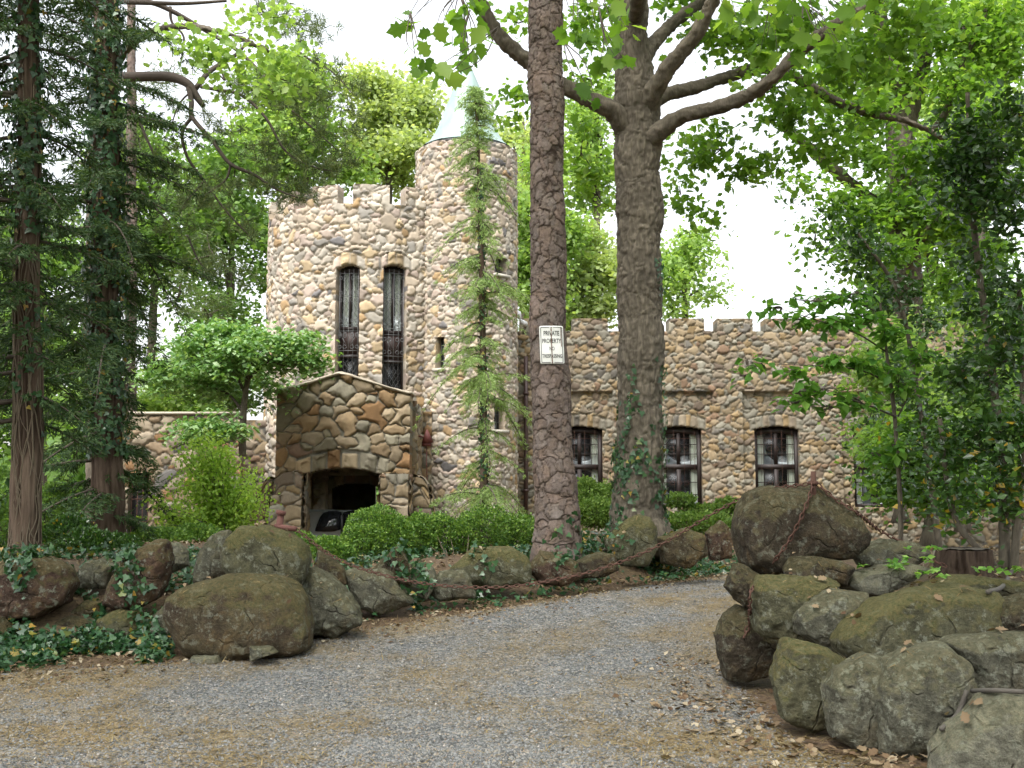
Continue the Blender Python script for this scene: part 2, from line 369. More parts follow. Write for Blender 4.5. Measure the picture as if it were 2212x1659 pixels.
# ---------------------------------------------------------------- masonry
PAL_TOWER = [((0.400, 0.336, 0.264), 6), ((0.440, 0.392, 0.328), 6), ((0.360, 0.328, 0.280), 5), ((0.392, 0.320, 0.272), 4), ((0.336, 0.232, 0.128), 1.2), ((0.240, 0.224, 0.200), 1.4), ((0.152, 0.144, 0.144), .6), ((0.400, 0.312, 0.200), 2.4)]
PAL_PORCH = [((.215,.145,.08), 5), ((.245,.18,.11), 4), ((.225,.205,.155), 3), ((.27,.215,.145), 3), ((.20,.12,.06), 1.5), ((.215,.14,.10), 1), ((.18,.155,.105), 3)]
PAL_WING = [((.255,.20,.13), 5), ((.235,.195,.145), 4), ((.225,.21,.17), 4), ((.20,.135,.09), 1.5), ((.16,.125,.095), 1.8), ((.26,.19,.105), 2.4), ((.125,.115,.10), .6)]  # wing stones darkened: the tree shade is put into their colour
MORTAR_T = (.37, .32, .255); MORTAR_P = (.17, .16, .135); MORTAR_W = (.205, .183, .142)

def cobble(S, T, size, seed, aspect=1.25, drop=.14, warp=.16, turn=1.1):
    n = len(S); sx, sz = size * aspect, size
    p = np.stack([S / size, T / size, np.zeros(n)], 1)
    S = S + warp * size * fbm(p * 1.7, 2, seed); T = T + warp * size * fbm(p * 1.7 + 31, 2, seed + 5)
    ci = np.floor(S / sx).astype(int); cj = np.floor(T / sz).astype(int)
    b1 = np.full(n, 9.); b2 = np.full(n, 9.); ids = np.zeros(n); id2 = np.zeros(n); id3 = np.zeros(n); ds = np.zeros(n); dt = np.zeros(n)
    zz = np.zeros(n, int)
    for di in (-2, -1, 0, 1, 2):
        for dj in (-2, -1, 0, 1, 2):
            a, b = ci + di, cj + dj
            h = lambda q: _hash(a, b, zz + q, seed)
            ps = (a + .5 + .85 * (h(1) - .5)) * sx; pt = (b + .5 + .8 * (h(2) - .5)) * sz
            wgt = .55 + .95 * h(3) ** 2.2; asp = .75 + .6 * h(4); ang = (h(7) - .5) * turn
            x_, y_ = (S - ps) / sx, (T - pt) / sz
            xr = x_ * np.cos(ang) + y_ * np.sin(ang); yr = -x_ * np.sin(ang) + y_ * np.cos(ang)
            d = np.sqrt((xr / asp) ** 2 + (yr * asp) ** 2 + .0001) / wgt
            d = np.where(h(5) < drop, 9, d)
            m1 = d < b1
            b2 = np.where(m1, b1, np.minimum(b2, d))
            ids = np.where(m1, h(6), ids); id2 = np.where(m1, h(8), id2); id3 = np.where(m1, h(9), id3)
            ds = np.where(m1, x_, ds); dt = np.where(m1, y_, dt); b1 = np.where(m1, d, b1)
    return b2 - b1, ids, id2, id3, ds, dt
def pal_pick(pal, r, r2):
    cs = np.array([c for c, _ in pal]); cw = np.cumsum([w_ for _, w_ in pal]); cw = cw / cw[-1]
    c = cs[np.clip(np.searchsorted(cw, r), 0, len(cs) - 1)]
    return c * (.70 + .55 * r2)[:, None]
def masonry(S, T, size, seed, pal, mortar, vous=(), joint=.10, aspect=1.25):
    e, r1, r2, r3, ds, dt = cobble(S, T, size, seed, aspect)
    for (cs, hw, afn, th) in vous:                      # stones set radially over an arch
        a = afn(S - cs); q = T - a
        m_ = (np.abs(S - cs) < hw + th * .35) & (q > -.02) & (q < th)
        wv = size * 1.2; kk = (S - cs) / wv + .3 * n2(S, T * .3, 2.2, seed)
        ki = np.floor(kk).astype(int); fr_ = kk - ki
        zz = np.zeros_like(ki)
        e2 = np.minimum(np.minimum(fr_, 1 - fr_) * 1.1, np.minimum(q, th * (.8 + .2 * _hash(ki, zz, zz, seed)) - q) / size * 2)
        e = np.where(m_, np.maximum(e2, 0), e); r1 = np.where(m_, _hash(ki, zz + 3, zz, seed), r1); r2 = np.where(m_, _hash(ki, zz + 4, zz, seed), r2)
    st = smooth01(joint * .45, joint * 1.05, e)
    prof = np.clip(e / .55, 0, 1) ** .55
    h = st * (.25 + .75 * prof) * (.6 + .65 * r3)
    c = pal_pick(pal, r1, r2)
    c = c * (1 + .10 * n2(S, T, 14, seed + 2, 2))[:, None]
    mc = np.array(mortar)[None] * (1 + .12 * n2(S, T, 5, seed + 3, 2))[:, None]
    return h, c * st[:, None] + mc * (1 - st)[:, None]

def shell(name, mapf, s0, s1, t0, t1, res, mask, size, disp, thick, m, parent, pal, mortar, seed, vous=(), offset=None, tmap=None, joint=.10):
    ns = int((s1 - s0) / res) + 1; nt = int((t1 - t0) / res) + 1
    s = np.linspace(s0, s1, ns); t = np.linspace(t0, t1, nt)
    S, T = np.meshgrid(s, t); S = S.ravel(); T = T.ravel(); R = T.copy()
    if tmap is not None: T = tmap(S, T)
    idx = np.arange(ns * nt).reshape(nt, ns)
    q = np.stack([idx[:-1, :-1].ravel(), idx[:-1, 1:].ravel(), idx[1:, 1:].ravel(), idx[1:, :-1].ravel()], 1)
    keep = mask(S[q].mean(1), T[q].mean(1)) if mask else np.ones(len(q), bool)
    q = q[keep]
    h, c = masonry(S, T, size, seed, pal, mortar, vous, joint)
    off = disp * h + (offset(S, T) if offset else 0)
    outer = mapf(S, T, off); inner = mapf(S, T, np.full_like(S, -thick))
    # rim closes every open edge: around the shell, the merlons and the openings
    ed = np.concatenate([q[:, [0, 1]], q[:, [1, 2]], q[:, [2, 3]], q[:, [3, 0]]])
    key = np.sort(ed, 1); kk = key[:, 0].astype(np.int64) * (ns * nt) + key[:, 1]
    u_, inv, cnt = np.unique(kk, return_inverse=True, return_counts=True)
    rim = ed[cnt[inv] == 1]
    N_ = ns * nt; m_ = len(rim)
    a, b = rim[:, 0], rim[:, 1]
    K = 5
    rv = []; rc = []
    for g in range(K + 1):
        f = g / K
        for e_ in (a, b):
            rv.append(outer[e_] * (1 - f) + inner[e_] * f)
            nn = fbm(rv[-1] * 5, 2, seed)
            rc.append(c[e_] * (1 - .35 * (g > 0) * np.clip(nn, -.5, .5))[:, None])
    rv = np.concatenate(rv); rc = np.concatenate(rc)
    ar = np.arange(m_); rq = []
    for g in range(K):
        A0 = 2 * N_ + 2 * g * m_ + ar; B0 = A0 + m_; A1 = A0 + 2 * m_; B1 = B0 + 2 * m_
        rq.append(np.stack([B0, A0, A1, B1], 1))
    V = np.concatenate([outer, inner, rv]); Cc = np.concatenate([c, c * .9, rc])
    q_in = q[:, ::-1] + N_
    used = np.unique(np.concatenate([q.ravel(), q_in.ravel(), (2 * N_ + np.arange(len(rv)))]))
    rem = np.full(len(V), -1, np.int64); rem[used] = np.arange(len(used))
    o = put(name, mesh_np(name, V[used], [rem[q], rem[q_in]] + [rem[r] for r in rq], {'col': Cc[used]}), m, parent)
    return o

# ---------------------------------------------------------------- the castle
D1 = 31.0
TX, TY, TR = P(800, 1000, D1)[0], D1, 2.9                   # round main tower
UX, UY, UR = P(1005, 1000, 29.5)[0], 29.5, 1.36            # slim stair turret
castle = empty('stone_castle', (TX, TY, -.3), 'rubble stone castle house with round battlemented tower, cone roofed turret and long wing', 'house')
def cyl(cx, cy, r): return lambda S, T, off: np.stack([cx + (r + off) * np.sin(S / r), cy - (r + off) * np.cos(S / r), T], 1)
ZT = 9.96
def arch(hw, top, rise): return lambda s: top - rise * np.clip(s / hw, -1.3, 1.3) ** 2
def s_of(u, cx, cy, r):                                     # arc coordinate on a cylinder under a column of the picture
    best = min(np.linspace(-1.4, 1.4, 2801), key=lambda a: abs((cx + r * math.sin(a)) / (cy - r * math.cos(a)) * F - (u - 1106)))
    return best * r
def z_on(u, v, cx, cy, r):
    a = s_of(u, cx, cy, r) / r; return P(u, v, cy - r * math.cos(a))[2]
wins_t = []
for u0, u1, vt, vb in ((722, 772, 571, 845), (822, 875, 571, 862)):
    sa, sb = s_of(u0, TX, TY, TR), s_of(u1, TX, TY, TR)
    wins_t.append(((sa + sb) / 2, (sb - sa) / 2, z_on((u0 + u1) / 2, vb, TX, TY, TR), z_on((u0 + u1) / 2, vt, TX, TY, TR)))
def tower_mask(S, T):
    k = np.ones(len(S), bool)
    for c_, hw, zb, zt in wins_t: k &= ~((np.abs(S - c_) < hw) & (T > zb) & (T < arch(hw, zt, .10)(S - c_)))
    per = 1.36; ph = (S - s_of(795, TX, TY, TR) + per / 2) % per
    k &= ~((T > ZT - .52) & (np.abs(ph - per / 2) > .475))
    k &= ~((np.abs(S - .28) < 1.05) & (T < 2.35))           # doorway into the porch
    return k
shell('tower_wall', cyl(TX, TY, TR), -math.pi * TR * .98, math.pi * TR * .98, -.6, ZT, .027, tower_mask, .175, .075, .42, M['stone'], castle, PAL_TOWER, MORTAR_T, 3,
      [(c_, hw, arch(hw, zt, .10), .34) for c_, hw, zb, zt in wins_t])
put('tower_roof', mesh_np('tower_roof', *tube([(TX, TY, ZT - 1.0), (TX, TY, ZT - .85)], TR - .3, 40)), M['dark'], castle)
put('tower_floor', mesh_np('tower_floor', *tube([(TX, TY, 3.0), (TX, TY, 3.15)], TR - .3, 40)), M['dark'], castle)

ZU = 11.2
wins_u = []
for u0, u1, vt, vb in ((941, 959, 727, 795), (1068, 1092, 556, 592), (1066, 1090, 862, 928)):
    sa, sb = s_of(u0, UX, UY, UR), s_of(u1, UX, UY, UR)
    wins_u.append(((sa + sb) / 2, (sb - sa) / 2, z_on((u0 + u1) / 2, vb, UX, UY, UR), z_on((u0 + u1) / 2, vt, UX, UY, UR)))
def turret_mask(S, T):
    k = np.ones(len(S), bool)
    for c_, hw, zb, zt in wins_u: k &= ~((np.abs(S - c_) < hw) & (T > zb) & (T < zt))
    return k
shell('turret_wall', cyl(UX, UY, UR), -math.pi * UR * .98, math.pi * UR * .98, -.6, ZU, .025, turret_mask, .14, .06, .3, M['stone'], castle, PAL_TOWER, MORTAR_T, 11)
put('turret_floor', mesh_np('turret_floor', *tube([(UX, UY, ZU - .2), (UX, UY, ZU - .1)], UR - .2, 40)), M['dark'], castle)
# flared cone roof with seams
zap = P(1018, 128, 29.5)[2]
prof = spline([(1.27, 11.31), (1.06, 11.5), (.82, 11.92), (.58, 12.55), (.32, 13.25), (.02, zap)], 6)
nseg = 48; th = np.linspace(0, 2 * math.pi, nseg, endpoint=False)
rr = prof[:, 0][:, None] * (1 + .012 * (np.arange(nseg) % 4 == 0))[None]
v = np.stack([UX + rr * np.cos(th), UY + rr * np.sin(th), np.repeat(prof[:, 1][:, None], nseg, 1)], 2).reshape(-1, 3)
i, j = np.meshgrid(np.arange(len(prof) - 1), np.arange(nseg), indexing='ij'); i = i.ravel(); j = j.ravel(); j2 = (j + 1) % nseg
q = np.stack([i * nseg + j, i * nseg + j2, (i + 1) * nseg + j2, (i + 1) * nseg + j], 1)
put('turret_roof', mesh_np('turret_roof', v, [q]), M['copper'], castle)
put('roof_eave', mesh_np('roof_eave', *tube([(UX, UY, 11.2), (UX, UY, 11.3)], 1.255, 48)), flat('dark_eave_board', (.06, .065, .065), .7), castle)  # dark grey board under the edge of the cone roof

def frame_obj(name, s, z, cx, cy, r, parent, inset):       # an empty in the plane of an opening: X across, Y inwards, Z up
    a = s / r
    o = bpy.data.objects.new(name, None); COL.objects.link(o); o.parent = parent
    o.location = Vector((cx + (r - inset) * math.sin(a), cy - (r - inset) * math.cos(a), z)) - Vector(parent.location); o.rotation_euler = (0, 0, a)
    return o
def local(name, data, m, parent):
    v, f, a = data
    o = bpy.data.objects.new(name, mesh_np(name, v, f, a, smooth=False)); COL.objects.link(o); o.data.materials.append(m); o.parent = parent; return o
def rod(p, q, r=.008, seg=4): return tube([p, q], r, seg)
def ring(cx, cz, y, r, t=.007, a0=0, a1=2 * math.pi, k=10):
    th = np.linspace(a0, a1, k); return tube(np.stack([cx + r * np.cos(th), np.full(k, y), cz + r * np.sin(th)], 1), t, 4)
def arch_strip(hw, z, rise, y0, y1, th, k=9):
    x = np.linspace(-hw, hw, k); zt = z - rise * (x / hw) ** 2
    return prism([(a, b) for a, b in zip(x, zt)] + [(a, b - th) for a, b in zip(x[::-1], zt[::-1])], y0, y1)
for c_, hw, zb, zt in wins_t:                               # tall lights: leaded panes above and below a panel, iron grille in front
    wo = frame_obj('tall_window', c_, zb, TX, TY, TR, castle, .22)
    H = zt - zb; jx = hw + .02
    za, zb2 = H * .50, H * .285                              # panel between za and zb2
    local('frame', join([box(-jx, -jx + .10, 0, .10, 0, H - .03), box(jx - .10, jx, 0, .10, 0, H - .03), box(-jx + .1, jx - .1, .002, .09, za - .05, za + .05),
                         box(-jx + .1, jx - .1, .002, .09, zb2 - .06, zb2 + .04), arch_strip(jx, H + .02, .10, .001, .095, .18), box(-.03, .03, .01, .09, za + .05, H - .16)]), M['frame'], wo)
    local('panel', box(-jx + .1, jx - .1, .03, .07, zb2 + .04, za - .05), M['panel'], wo)
    local('pane', box(-jx + .1, jx - .1, .05, .06, za + .05, H - .1), M['glass'], wo); local('pane', box(-jx + .1, jx - .1, .05, .06, 0, zb2 - .06), M['glass'], wo)
    x = np.linspace(-jx + .12, jx - .12, 40); y_ = .10 + .02 * np.sin(np.arange(40) * 1.4)
    cv = np.concatenate([np.stack([x, y_, np.full(40, zz)], 1) for zz in (za + .06, H - .12)]); ii = np.arange(39)
    gap = np.ones(39, bool); gap[20 if c_ < .1 else 24:23 if c_ < .1 else 27] = False
    local('curtain', (cv, [np.stack([ii, ii + 1, ii + 41, ii + 40], 1)[gap]], {}), M['curtain'], wo)
    for z0, z1 in ((za + .05, H - .13), (.0, zb2 - .06)):    # diamond leading
        g = []
        st = .115
        for k_ in np.arange(-8, 40):
            for sg in (1, -1):
                pts = []
                for zz in np.linspace(z0, z1, 60):
                    xx = sg * (zz - z0) * .62 + (k_ - 14) * st * 1.0
                    if abs(xx) <= jx - .1: pts.append((xx, zz))
                if len(pts) > 2: g.append(rod((pts[0][0], .045, pts[0][1]), (pts[-1][0], .045, pts[-1][1]), .0045, 3))
        local('leading', join(g), M['black_iron'], wo)
    g = [rod((xx, -.12, .0), (xx, -.12, H - .1), .007) for xx in np.linspace(-hw + .06, hw - .06, 5)]
    g += [rod((-hw + .04, -.12, zz), (hw - .04, -.12, zz), .007) for zz in (.1, zb2 - .02, zb2 + .12, za - .08, za + .08, H * .75, H - .22)]
    for zz in (zb2 + .22, za - .2, za + .2, H - .34, H * .75 + .1, H * .75 - .1, zb2 + .55):
        for sx in (-1, 1): g += [ring(sx * (hw * .5 - .055), zz, -.12, .05), ring(sx * (hw * .5 + .075), zz, -.12, .045)]
    g += [rod((sx * .17, -.12, za - .25), (sx * .05, -.12, zb2 + .28), .006) for sx in (-1, 1)]
    local('iron_grille', join(g), M['black_iron'], wo)
    local('backing', box(-hw - .1, hw + .1, .5, .52, -.1, H + .2), M['dark'], wo)
for kk, (c_, hw, zb, zt) in enumerate(wins_u):
    wo = frame_obj('slit_window', c_, zb, UX, UY, UR, castle, .2); H = zt - zb
    local('frame', boxes((-hw - .02, -hw + .05, 0, .07, 0, H), (hw - .05, hw + .02, 0, .07, 0, H), (-hw + .05, hw - .05, .002, .068, H - .05, H + .02), (-hw + .05, hw - .05, .002, .068, -.02, .04)), M['frame'], wo)
    local('pane', box(-hw + .05, hw - .05, .03, .04, .04, H - .05), M['glass'], wo)
    local('iron_grille', join([rod((xx, -.05, 0), (xx, -.05, H), .007) for xx in (-hw * .45, 0, hw * .45)] + [rod((-hw, -.05, H * q_), (hw, -.05, H * q_), .007) for q_ in (.25, .5, .75)]), M['black_iron'], wo)
    local('backing', box(-hw - .05, hw + .05, .12, .14, -.05, H + .05), M['dark'], wo)
    local('sill', boxes((-hw - .06, hw + .06, -.3, -.02, -.09, -.01)), flat('pale_sill_stone', (.45, .42, .36), .9, 0, .2, 15), wo)

# long battlemented wing
WY = 31.0; ZW = P(1680, 690, WY)[2]
WU = lambda u: (u - 1106) * WY / F
wins_w = [(WU(u), .635, P(1680, 1096, WY)[2], P(1680, 921, WY)[2]) for u in (1252, 1467, 1678, 1890, 2102)]
bay_top = P(1680, 847, WY)[2]
def in_bay(S, T):
    k = np.zeros(len(S), bool)
    for c_, hw, zb, zt in wins_w: k |= (np.abs(S - c_) < .95) & (T < bay_top)
    return k
def wing_mask(S, T):
    k = np.ones(len(S), bool)
    for c_, hw, zb, zt in wins_w: k &= ~((np.abs(S - c_) < hw) & (T > zb) & (T < arch(hw, zt, .09)(S - c_)))
    per = WU(1638) - WU(1533); ph = (S - WU(1525)) % per
    k &= ~((T > P(1680, 717, WY)[2]) & (ph < WU(1533) - WU(1506)))
    return k
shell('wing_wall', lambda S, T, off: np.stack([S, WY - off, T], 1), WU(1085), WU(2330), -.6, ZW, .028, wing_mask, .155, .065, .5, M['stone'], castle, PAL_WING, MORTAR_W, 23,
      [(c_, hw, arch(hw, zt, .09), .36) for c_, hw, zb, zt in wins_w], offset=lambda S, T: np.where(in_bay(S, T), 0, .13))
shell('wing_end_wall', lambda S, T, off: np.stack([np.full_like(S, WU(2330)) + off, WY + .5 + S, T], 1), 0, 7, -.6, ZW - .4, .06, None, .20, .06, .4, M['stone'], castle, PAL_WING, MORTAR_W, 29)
put('wing_roof', mesh_np('wing_roof', *box(WU(1100), WU(2330), WY + .5, WY + 8, ZW - .9, ZW - .7)), M['dark'], castle)
put('wing_back_wall', mesh_np('wing_back_wall', *box(WU(1100), WU(2330), WY + 7.5, WY + 7.7, -.5, ZW - .9)), M['dark'], castle)
for c_, hw, zb, zt in wins_w:
    wo = bpy.data.objects.new('casement_window', None); COL.objects.link(wo); wo.parent = castle
    wo.location = Vector((c_, WY + .13, zb)) - Vector(castle.location)
    H = zt - zb; jx = hw + .02
    local('frame', join([box(-jx, -jx + .13, 0, .12, 0, H - .05), box(jx - .13, jx, 0, .12, 0, H - .05), box(-jx + .13, jx - .13, .002, .11, H * .47, H * .47 + .14),
                         box(-jx + .13, jx - .13, .002, .11, 0, .1), arch_strip(jx, H + .02, .09, .001, .115, .2), box(-.06, .06, .004, .10, .1, H * .47), box(-.05, .05, .004, .10, H * .47 + .14, H - .16)]), M['frame'], wo)
    local('pane', box(-jx + .13, jx - .13, .06, .07, .1, H * .47), M['glass'], wo); local('pane', box(-jx + .13, jx - .13, .06, .07, H * .47 + .14, H - .2), M['glass'], wo)
    g = [box(-jx + .13, jx - .13, .04, .055, zz - .011, zz + .011) for zz in (H * .16, H * .31, H * .66, H * .78)] + [box(xx - .009, xx + .009, .041, .054, .1, H - .24) for xx in (-.34, .34)]
    local('glazing_bars', join(g), M['frame'], wo)
    for sx in (-1, 1):
        x = np.linspace(.33, jx - .13, 16); y_ = .10 + .015 * np.sin(np.arange(16) * 1.5)
        cv = np.concatenate([np.stack([sx * x, y_, np.full(16, zz)], 1) for zz in (.1, H - .22)]); ii = np.arange(15)
        local('curtain', (cv, [np.stack([ii, ii + 1, ii + 17, ii + 16], 1)], {}), M['curtain'], wo)
    g = [rod((xx, -.1, .03), (xx, -.1, H - .1), .004) for xx in np.linspace(-hw + .2, hw - .2, 4)] + [rod((-hw, -.1, zz), (hw, -.1, zz), .004) for zz in (.2, H * .85)]
    for zz in (H * .3, H * .72): g += [ring(xx, zz, -.1, .06, .004) for xx in (-.2, 0, .2)]
    local('iron_grille', join(g), M['iron'], wo)
    local('backing', box(-hw - .1, hw + .1, 1.2, 1.22, -.1, H + .2), M['dark'], wo)
put('downspout', mesh_np('downspout', *join([tube([P(1136, v_, WY - .3) for v_ in (770, 900, 1000, 1130)], .06, 8)] + [tube([P(1136, v_ - 3, WY - .3), P(1136, v_ + 3, WY - .3)], .085, 8) for v_ in (850, 960, 1060)] )), flat('brown_pipe_paint', (.055, .03, .025), .5), castle)
fl = put('floodlight', mesh_np('floodlight', *join([tube([P(1122, 688, WY - .1), P(1119, 676, WY - .25)], [.05, .09], 10), tube([P(1128, 694, WY - .1), P(1134, 700, WY - .28)], [.05, .09], 10), tube([P(1125, 690, WY - .1), P(1125, 700, WY)], .03, 6)])), flat('white_lamp_housing', (.75, .75, .75), .3), castle)

# porch (porte cochere) in front of the tower
PYF = 25.6; PU = lambda u, d=PYF: (u - 1106) * d / F
PX0, PX1 = PU(597), PU(886); PC = PU(742)
ze = P(740, 850, PYF)[2]; zr = P(740, 806, PYF)[2]
ahw = (PU(826) - PU(656)) / 2; acx = (PU(826) + PU(656)) / 2; azt = P(740, 1011, PYF)[2]
pw = lambda S: ze + (zr - ze) * np.clip(1 - np.abs(S - PC + .08) / (PC - PX0), 0, 1) ** 1.15
zspr = P(740, 1022, PYF)[2]
def ptmap(S, T): return np.where(T < zspr + .6, T, zspr + .6 + (T - zspr - .6) * (pw(S) - zspr - .6) / (zr - zspr - .6))
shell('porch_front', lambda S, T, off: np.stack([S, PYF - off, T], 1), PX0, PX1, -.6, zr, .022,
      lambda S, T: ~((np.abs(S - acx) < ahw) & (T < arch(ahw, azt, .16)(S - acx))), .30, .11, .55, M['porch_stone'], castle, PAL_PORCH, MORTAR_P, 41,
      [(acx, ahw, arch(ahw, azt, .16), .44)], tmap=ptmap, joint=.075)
x = np.linspace(PX0 - .05, PX1 + .05, 40); zc = pw(x) + .025 * n2(x, x * 0, 3, 4)
put('porch_coping', mesh_np('porch_coping', *prism(list(zip(x, zc + .06)) + list(zip(x[::-1], zc[::-1])), PYF - .12, PYF + .58), smooth=False), flat('pale_coping_mortar', (.40, .35, .28), .95, 0, .3, 9), castle)
PYB = 28.35
for nm, px_, sg in (('porch_side', PX1, 1), ('porch_side', PX0, -1)):   # side walls carry their own archway for the carriage
    shell(nm, lambda S, T, off: np.stack([px_ + sg * off, S, T], 1), PYF + .56, PYB, -.6, ze - .12, .03,
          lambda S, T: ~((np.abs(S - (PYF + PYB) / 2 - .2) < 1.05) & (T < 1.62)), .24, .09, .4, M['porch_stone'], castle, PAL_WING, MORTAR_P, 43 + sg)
slopes = [(PX0 + .05, ze - .02), (PC - .08, zr - .08), (PX1 - .05, ze - .02), (PX1 - .05, ze - .14), (PC - .08, zr - .22), (PX0 + .05, ze - .14)]
put('porch_roof', mesh_np('porch_roof', *prism(slopes, PYF + .5, PYB + .1), smooth=False), flat('porch_roof_stone', (.24, .2, .15), .9, 0, .3, 6), castle)
bcx = PU(772, PYB); bhw = PU(826, PYB) - bcx
shell('porch_back_wall', lambda S, T, off: np.stack([S, PYB - off, T], 1), PX0 + .3, PX1 + .3, -.6, ze - .2, .04,
      lambda S, T: ~((np.abs(S - bcx) < bhw) & (T < arch(bhw, P(772, 1043, PYB)[2], .16)(S - bcx))), .26, .06, .1, M['porch_stone'], castle, PAL_PORCH, MORTAR_P, 47, [(bcx, bhw, arch(bhw, P(772, 1043, PYB)[2], .16), .34)])
def pier(name, u0, u1, vt, y0, y1, seed, slope_side=0, grow=.0):
    """a battered stone pier with displaced faces"""
    x0, x1 = PU(u0), PU(u1); zt = P(740, vt, PYF)[2]; parts = []
    cx_, hy = (x0 + x1) / 2, (y0 + y1) / 2
    for fc in ('f', 'l', 'r', 't'):
        if fc == 'f': s = np.arange(x0, x1 + .01, .022); t = np.arange(-.6, zt + .01, .022)
        elif fc == 't': s = np.arange(x0, x1 + .01, .03); t = np.arange(y0, y1 + .01, .03)
        else: s = np.arange(y0, y1 + .01, .03); t = np.arange(-.6, zt + .01, .03)
        S, T = np.meshgrid(s, t); S = S.ravel(); T = T.ravel()
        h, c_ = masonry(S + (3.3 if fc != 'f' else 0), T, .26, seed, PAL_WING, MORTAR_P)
        o_ = .085 * h
        if fc == 'f': v_ = np.stack([S, y0 - o_, T], 1)
        elif fc == 't': v_ = np.stack([S, T, zt + o_ * .7], 1)
        else: v_ = np.stack([(x0 - o_) if fc == 'l' else (x1 + o_), S, T], 1)
        if slope_side:                                       # widen downwards on one side, rounded shoulder on top
            dn = np.clip(zt - v_[:, 2], 0, 9); tt = np.clip((v_[:, 0] - x0) / (x1 - x0), 0, 1)
            if slope_side < 0: v_[:, 0] -= (1 - tt) * dn * grow; v_[:, 2] -= .22 * np.clip(.55 - tt, 0, 1) ** 2 * 3 * (v_[:, 2] > zt - .5)
            else: v_[:, 0] += tt * dn * grow; v_[:, 2] -= .22 * np.clip(tt - .45, 0, 1) ** 2 * 3 * (v_[:, 2] > zt - .5)
        ns, nt = len(s), len(t); idx = np.arange(ns * nt).reshape(nt, ns)
        q_ = np.stack([idx[:-1, :-1].ravel(), idx[:-1, 1:].ravel(), idx[1:, 1:].ravel(), idx[1:, :-1].ravel()], 1)
        parts.append((v_, [q_], {'col': c_}))
    v_, f_, a_ = join(parts)
    put(name, mesh_np(name, v_, f_, a_), M['porch_stone'], castle)
pier('porch_pier', 597, 657, 1021, PYF - .12, PYF + .7, 51, -1, .10)
pier('porch_pier', 825, 884, 1024, PYF - .12, PYF + .7, 53)
pier('porch_buttress', 566, 600, 1034, PYF + .1, PYF + 1.0, 55, -1, .14)
pier('porch_buttress', 884, 922, 1030, PYF + .25, PYF + 1.2, 57, 1, .12)
lan = P(922, 946, 26.6)
put('wall_lantern', mesh_np('wall_lantern', *join([tube([lan + (0, 0, .2), lan + (.02, 0, -.12)], [.02, .15], 8), tube([lan + (0, 0, -.12), lan + (0, 0, -.2)], .12, 8), tube([lan + (.0, 0, -.2), P(921, 1000, 26.6), P(925, 1080, 26.6)], .012, 5), tube([lan, lan + (-.2, 0, .05)], .02, 5)])), flat('dark_red_paint', (.12, .03, .025), .6), castle)

# low garden wall left of the porch
gw = empty('garden_wall', (PU(400, 28.5), 28.5, -.3), 'low rubble stone wall with a dark doorway left of the porch', 'wall')
GWY = 28.5; GU = lambda u: (u - 1106) * GWY / F; gzt = P(400, 896, GWY)[2]
gd = (GU(281), GU(326), P(300, 1021, GWY)[2])
shell('wall_face', lambda S, T, off: np.stack([S, GWY - off, T], 1), GU(232), GU(522), -.6, gzt, .03, lambda S, T: ~((S > gd[0]) & (S < gd[1]) & (T < gd[2])), .25, .085, .4, M['stone'], gw,
      [((.22, .165, .11), 5), ((.24, .20, .15), 4), ((.19, .175, .145), 3), ((.21, .125, .065), 2), ((.10, .095, .09), 1)], (.19, .17, .135), 61)  # stone colours lowered to carry the shade lying on this wall
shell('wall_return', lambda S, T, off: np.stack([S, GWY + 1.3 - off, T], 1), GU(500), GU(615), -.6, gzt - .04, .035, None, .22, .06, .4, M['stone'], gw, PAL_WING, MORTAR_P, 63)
put('wall_cap', mesh_np('wall_cap', *boxes((GU(230), GU(523), GWY - .12, GWY + .42, gzt + .004, gzt + .07)), smooth=False), flat('wall_cap_stone', (.42, .37, .30), .95, 0, .25, 9), gw)
put('door', mesh_np('door', *box(gd[0] - .05, gd[1] + .05, GWY + .25, GWY + .3, -.5, gd[2] + .05), smooth=False), M['dark'], gw)  # near-black sheet standing in for the unlit space behind the opening
put('door_grille', mesh_np('door_grille', *join([rod((xx, GWY + .12, -.4), (xx, GWY + .12, gd[2]), .01) for xx in np.linspace(gd[0] + .06, gd[1] - .06, 4)] + [rod((gd[0], GWY + .12, zz), (gd[1], GWY + .12, zz), .01) for zz in np.linspace(.0, gd[2] - .1, 5)])), M['iron'], gw)

